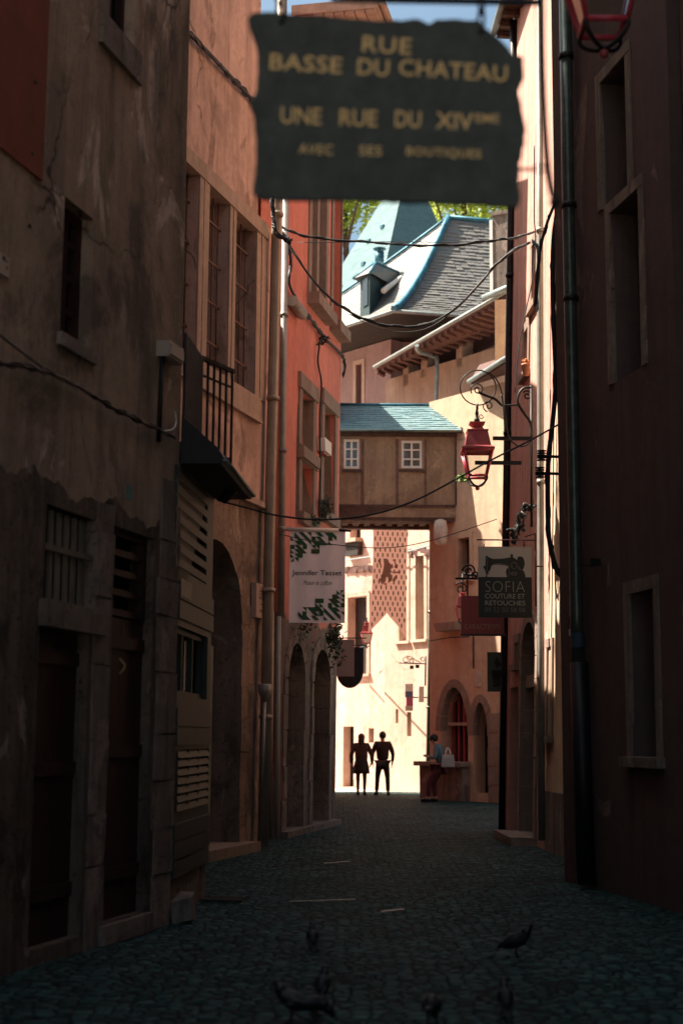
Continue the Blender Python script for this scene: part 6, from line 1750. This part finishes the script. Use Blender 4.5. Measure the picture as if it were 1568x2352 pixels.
pigeon('pigeon with pale wings seen from behind, standing alone left of the middle of the street', ground(717, 2186), R(98), 'pale', 'up', .74)
pigeon('dark pigeon standing side-on facing right, tail low, on the right of the street', ground(1186, 2200), R(-12), 'dark', 'stand', .92)
pigeon('pale winged pigeon facing left at the lower left, nearest of its group', ground(668, 2345), R(168), 'pale', 'stand', .84)
pigeon('dark backed pigeon looking away right behind the left facing one', ground(741, 2300), R(70), 'pale', 'up', .72)
pigeon('dark pigeon pecking low beside the left facing pigeon', ground(724, 2347), R(20), 'dark', 'feed', .8)
pigeon('dark crouching pigeon pecking at the bottom edge in the middle', ground(992, 2356), R(80), 'dark', 'feed', .95)
pigeon('dark pigeon seen from behind at the lower right', ground(1160, 2335), R(95), 'dark', 'up', .74)
# ================================================================== plants
def foliage(name, label, cat, c, rad, n, leaf, mats, seed=1, group=None, stem=None, drop=0):
    rn = random.Random(seed)
    t = thing(name, label, cat, Vector(c) - Vector((0, 0, rad[2])), group)
    mb = MB()
    for i in range(n):
        a, b_, q = rn.uniform(0, 6.283), math.acos(rn.uniform(-1, 1)), rn.random() ** .45
        p = Vector(c) + Vector((math.sin(b_) * math.cos(a) * rad[0] * q, math.sin(b_) * math.sin(a) * rad[1] * q, math.cos(b_) * rad[2] * q - drop * rn.random() ** 3))
        d = Vector((rn.uniform(-1, 1), rn.uniform(-1, 1), rn.uniform(-.8, .8))).normalized(); e = d.orthogonal().normalized()
        l = leaf * rn.uniform(.6, 1.4)
        mb.add([p, p + d * l * .5 + e * l * .3, p + d * l, p + d * l * .5 - e * l * .3], [(0, 1, 2, 3)])
    mb.build('leaves', mats, t)
    mb = MB()
    for i in range(6): mb.tube([Vector(c) - Vector((0, 0, rad[2] * .9)), Vector(c) + Vector((rn.uniform(-.6, .6) * rad[0], rn.uniform(-.6, .6) * rad[1], rn.uniform(-.2, .6) * rad[2]))], leaf * .08, 5)
    mb.build('stems', M['timber'], t)
    return t
F10 = sign_frame(25.2)
foliage('hanging_plant', 'dark trailing plant hanging below the lilac banner', 'plant', at(770, 1452, 25.3), (.16, .2, .26), 300, .08, M['leaf'], 3, drop=.5)
foliage('hanging_plant', 'thinner dark trailing plant at the left below the lilac banner', 'plant', at(695, 1440, 24.4), (.2, .2, .06), 60, .07, M['leaf'], 4, drop=.5)
foliage('window_plant', 'dark plants in the window box above the lilac banner', 'plant', at(715, 1196, 25.3), (.2, .25, .08), 110, .08, M['leaf'], 5)
foliage('window_plant', 'reddish green plant on the window sill right of the hanging wire', 'plant', at(748, 1165, 26.2), (.09, .25, .25), 110, .08, M['leaf'], 6)
foliage('flower_box', 'sunlit flower box with fresh green leaves behind the red lantern', 'flower box', at(1062, 1098, 37.2), (.16, .16, .11), 200, .08, M['leafpale'], 7)
t = thing('flower_pot', 'small terracotta pot with orange flowers on a sill of the dull red house', 'flower pot', at(1207, 862, 21.95))
mb = MB(); mb.lathe(at(1207, 862, 21.95), [(.045, 0), (.06, .15), (.068, .15), (.068, .18)], 12); mb.build('pot', M['terracotta'], t)
mb = MB(); c = at(1207, 862, 21.95)
for i in range(12): mb.ball(c + Vector((random.uniform(-.05, .05), random.uniform(-.05, .05), .2 + random.random() * .08)), .02, 6, 4)
mb.build('flowers', plain('orange petals', (.6, .2, .06), .7), t)
# ================================================================== trees on the castle hill
mb = MB(); mb.add([(-60, 66, 0), (80, 66, 0), (80, 72, 16), (-60, 72, 16), (80, 140, 24), (-60, 140, 24)], [(0, 1, 2, 3), (3, 2, 4, 5)])
struct(mb.build('hill', plain('grassy slope', (.06, .09, .03), .9, 0, .4, 2)))
def tree(label, px, py, Y, rad, seed, n=2600):
    rn = random.Random(seed); c = at(px, py, Y); gz = 16 + (Y - 72) * .117
    t = thing('tree', label, 'tree', Vector((c.x, Y, gz)), 'trees on the castle hill')
    mb = MB(); b0 = Vector((c.x, Y, gz - .3))
    mb.tube([b0, b0.lerp(c, .5) + Vector((.2, 0, 0)), c], [.35, .24, .1], 8)
    for i in range(7):
        e = c + Vector((rn.uniform(-.8, .8) * rad[0], rn.uniform(-.8, .8) * rad[1], rn.uniform(-.3, .7) * rad[2])); s0 = b0.lerp(c, rn.uniform(.45, .9)); mb.tube([s0, s0.lerp(e, .5) + Vector((0, 0, .3)), e], [.12, .07, .03], 6)
    mb.build('trunk', M['timber'], t)
    cl = [(c + Vector((rn.uniform(-.75, .75) * rad[0], rn.uniform(-.75, .75) * rad[1], rn.uniform(-.8, .75) * rad[2])), rn.uniform(.28, .5)) for i in range(26)]
    mb = MB()
    for i in range(n):
        cc_, cr = rn.choice(cl); v = Vector((rn.gauss(0, 1), rn.gauss(0, 1), rn.gauss(0, 1))).normalized() * rn.random() ** .4
        p = cc_ + Vector((v.x * rad[0] * cr, v.y * rad[1] * cr, v.z * rad[2] * cr))
        d = Vector((rn.uniform(-1, 1), rn.uniform(-1, 1), rn.uniform(-.7, .7))).normalized(); e = d.orthogonal().normalized(); l = rn.uniform(.22, .5)
        mb.add([p, p + d * l * .5 + e * l * .32, p + d * l, p + d * l * .5 - e * l * .32], [(0, 1, 2, 3)])
    mb.build('crown', mtree, t)
def treemat():
    m, t, b = newmat('yellow green leaves')
    f = nramp(t, nnoise(t, .9, 3, .6, ncoord(t)), .35, .65)
    t.links.new(nmix(t, f, (.26, .32, .05), (.50, .50, .12)), b.inputs['Base Color']); b.inputs['Roughness'].default_value = .6
    tl = t.nodes.new('ShaderNodeBsdfTranslucent'); tl.inputs[0].default_value = (.50, .58, .10, 1); mx = t.nodes.new('ShaderNodeMixShader'); mx.inputs[0].default_value = .5
    t.links.new(b.outputs[0], mx.inputs[1]); t.links.new(tl.outputs[0], mx.inputs[2]); t.links.new(mx.outputs[0], t.nodes['Material Output'].inputs[0])
    return m
mtree = treemat()
tree('bright leafy tree beyond the tower roof on its left side', 792, 455, 76, (2.6, 2.6, 3.0), 1)
tree('bright leafy tree beyond the slate roofs on the right of the tower', 1065, 440, 78, (3.0, 2.6, 2.6), 2)
tree('bright leafy tree furthest right beyond the slate roof ridge', 1180, 430, 80, (2.8, 2.6, 2.8), 3)
# small gabled roof edge behind the ridge, aerial wires

# ================================================================== drain grate in the cobbles and painted sun flecks
g0 = ground(476, 2070); g1 = ground(560, 2072)
t = thing('drain_grate', 'dark slotted drain grate in the cobbles by the green shop front', 'drain grate', (g0 + g1) / 2)
mb = MB(); L_ = (g1 - g0).length; Fg = Frame((g0.x, g0.y), (g1.x, g1.y), z0=.028)
def flat(mb, u0, u1, d0, d1, h=.012):
    c = []
    for z in (0, h):
        for (u, d) in ((u0, d0), (u1, d0), (u1, d1), (u0, d1)): c.append(Fg.w(u, z, d))
    mb.add(c, [(0, 3, 2, 1), (4, 5, 6, 7), (0, 1, 5, 4), (1, 2, 6, 5), (2, 3, 7, 6), (3, 0, 4, 7)])
for i in range(9): flat(mb, L_ * i / 9, L_ * (i + .55) / 9, -.16, .16)
flat(mb, -.03, L_ + .03, .16, .2); flat(mb, -.03, L_ + .03, -.2, -.16)
mb.build('grate', M['iron'], t)
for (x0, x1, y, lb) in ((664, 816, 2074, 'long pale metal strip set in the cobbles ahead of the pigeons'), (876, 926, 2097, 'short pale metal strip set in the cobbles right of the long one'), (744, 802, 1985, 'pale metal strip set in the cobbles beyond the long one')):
    a, b_ = ground(x0, y + 2), ground(x1, y - 3); Fg = Frame((a.x, a.y), (b_.x, b_.y), z0=.022); mb = MB(); flat(mb, 0, (b_ - a).length, -.016, .016, .008)  # sunlight on the street, modelled as thin pale strips
    tag(mb.build('sun_fleck', plain('sun fleck tone', (.48, .45, .39), .4, .3, .55, 9)), lb, 'metal strip', 'metal strips in the paving')
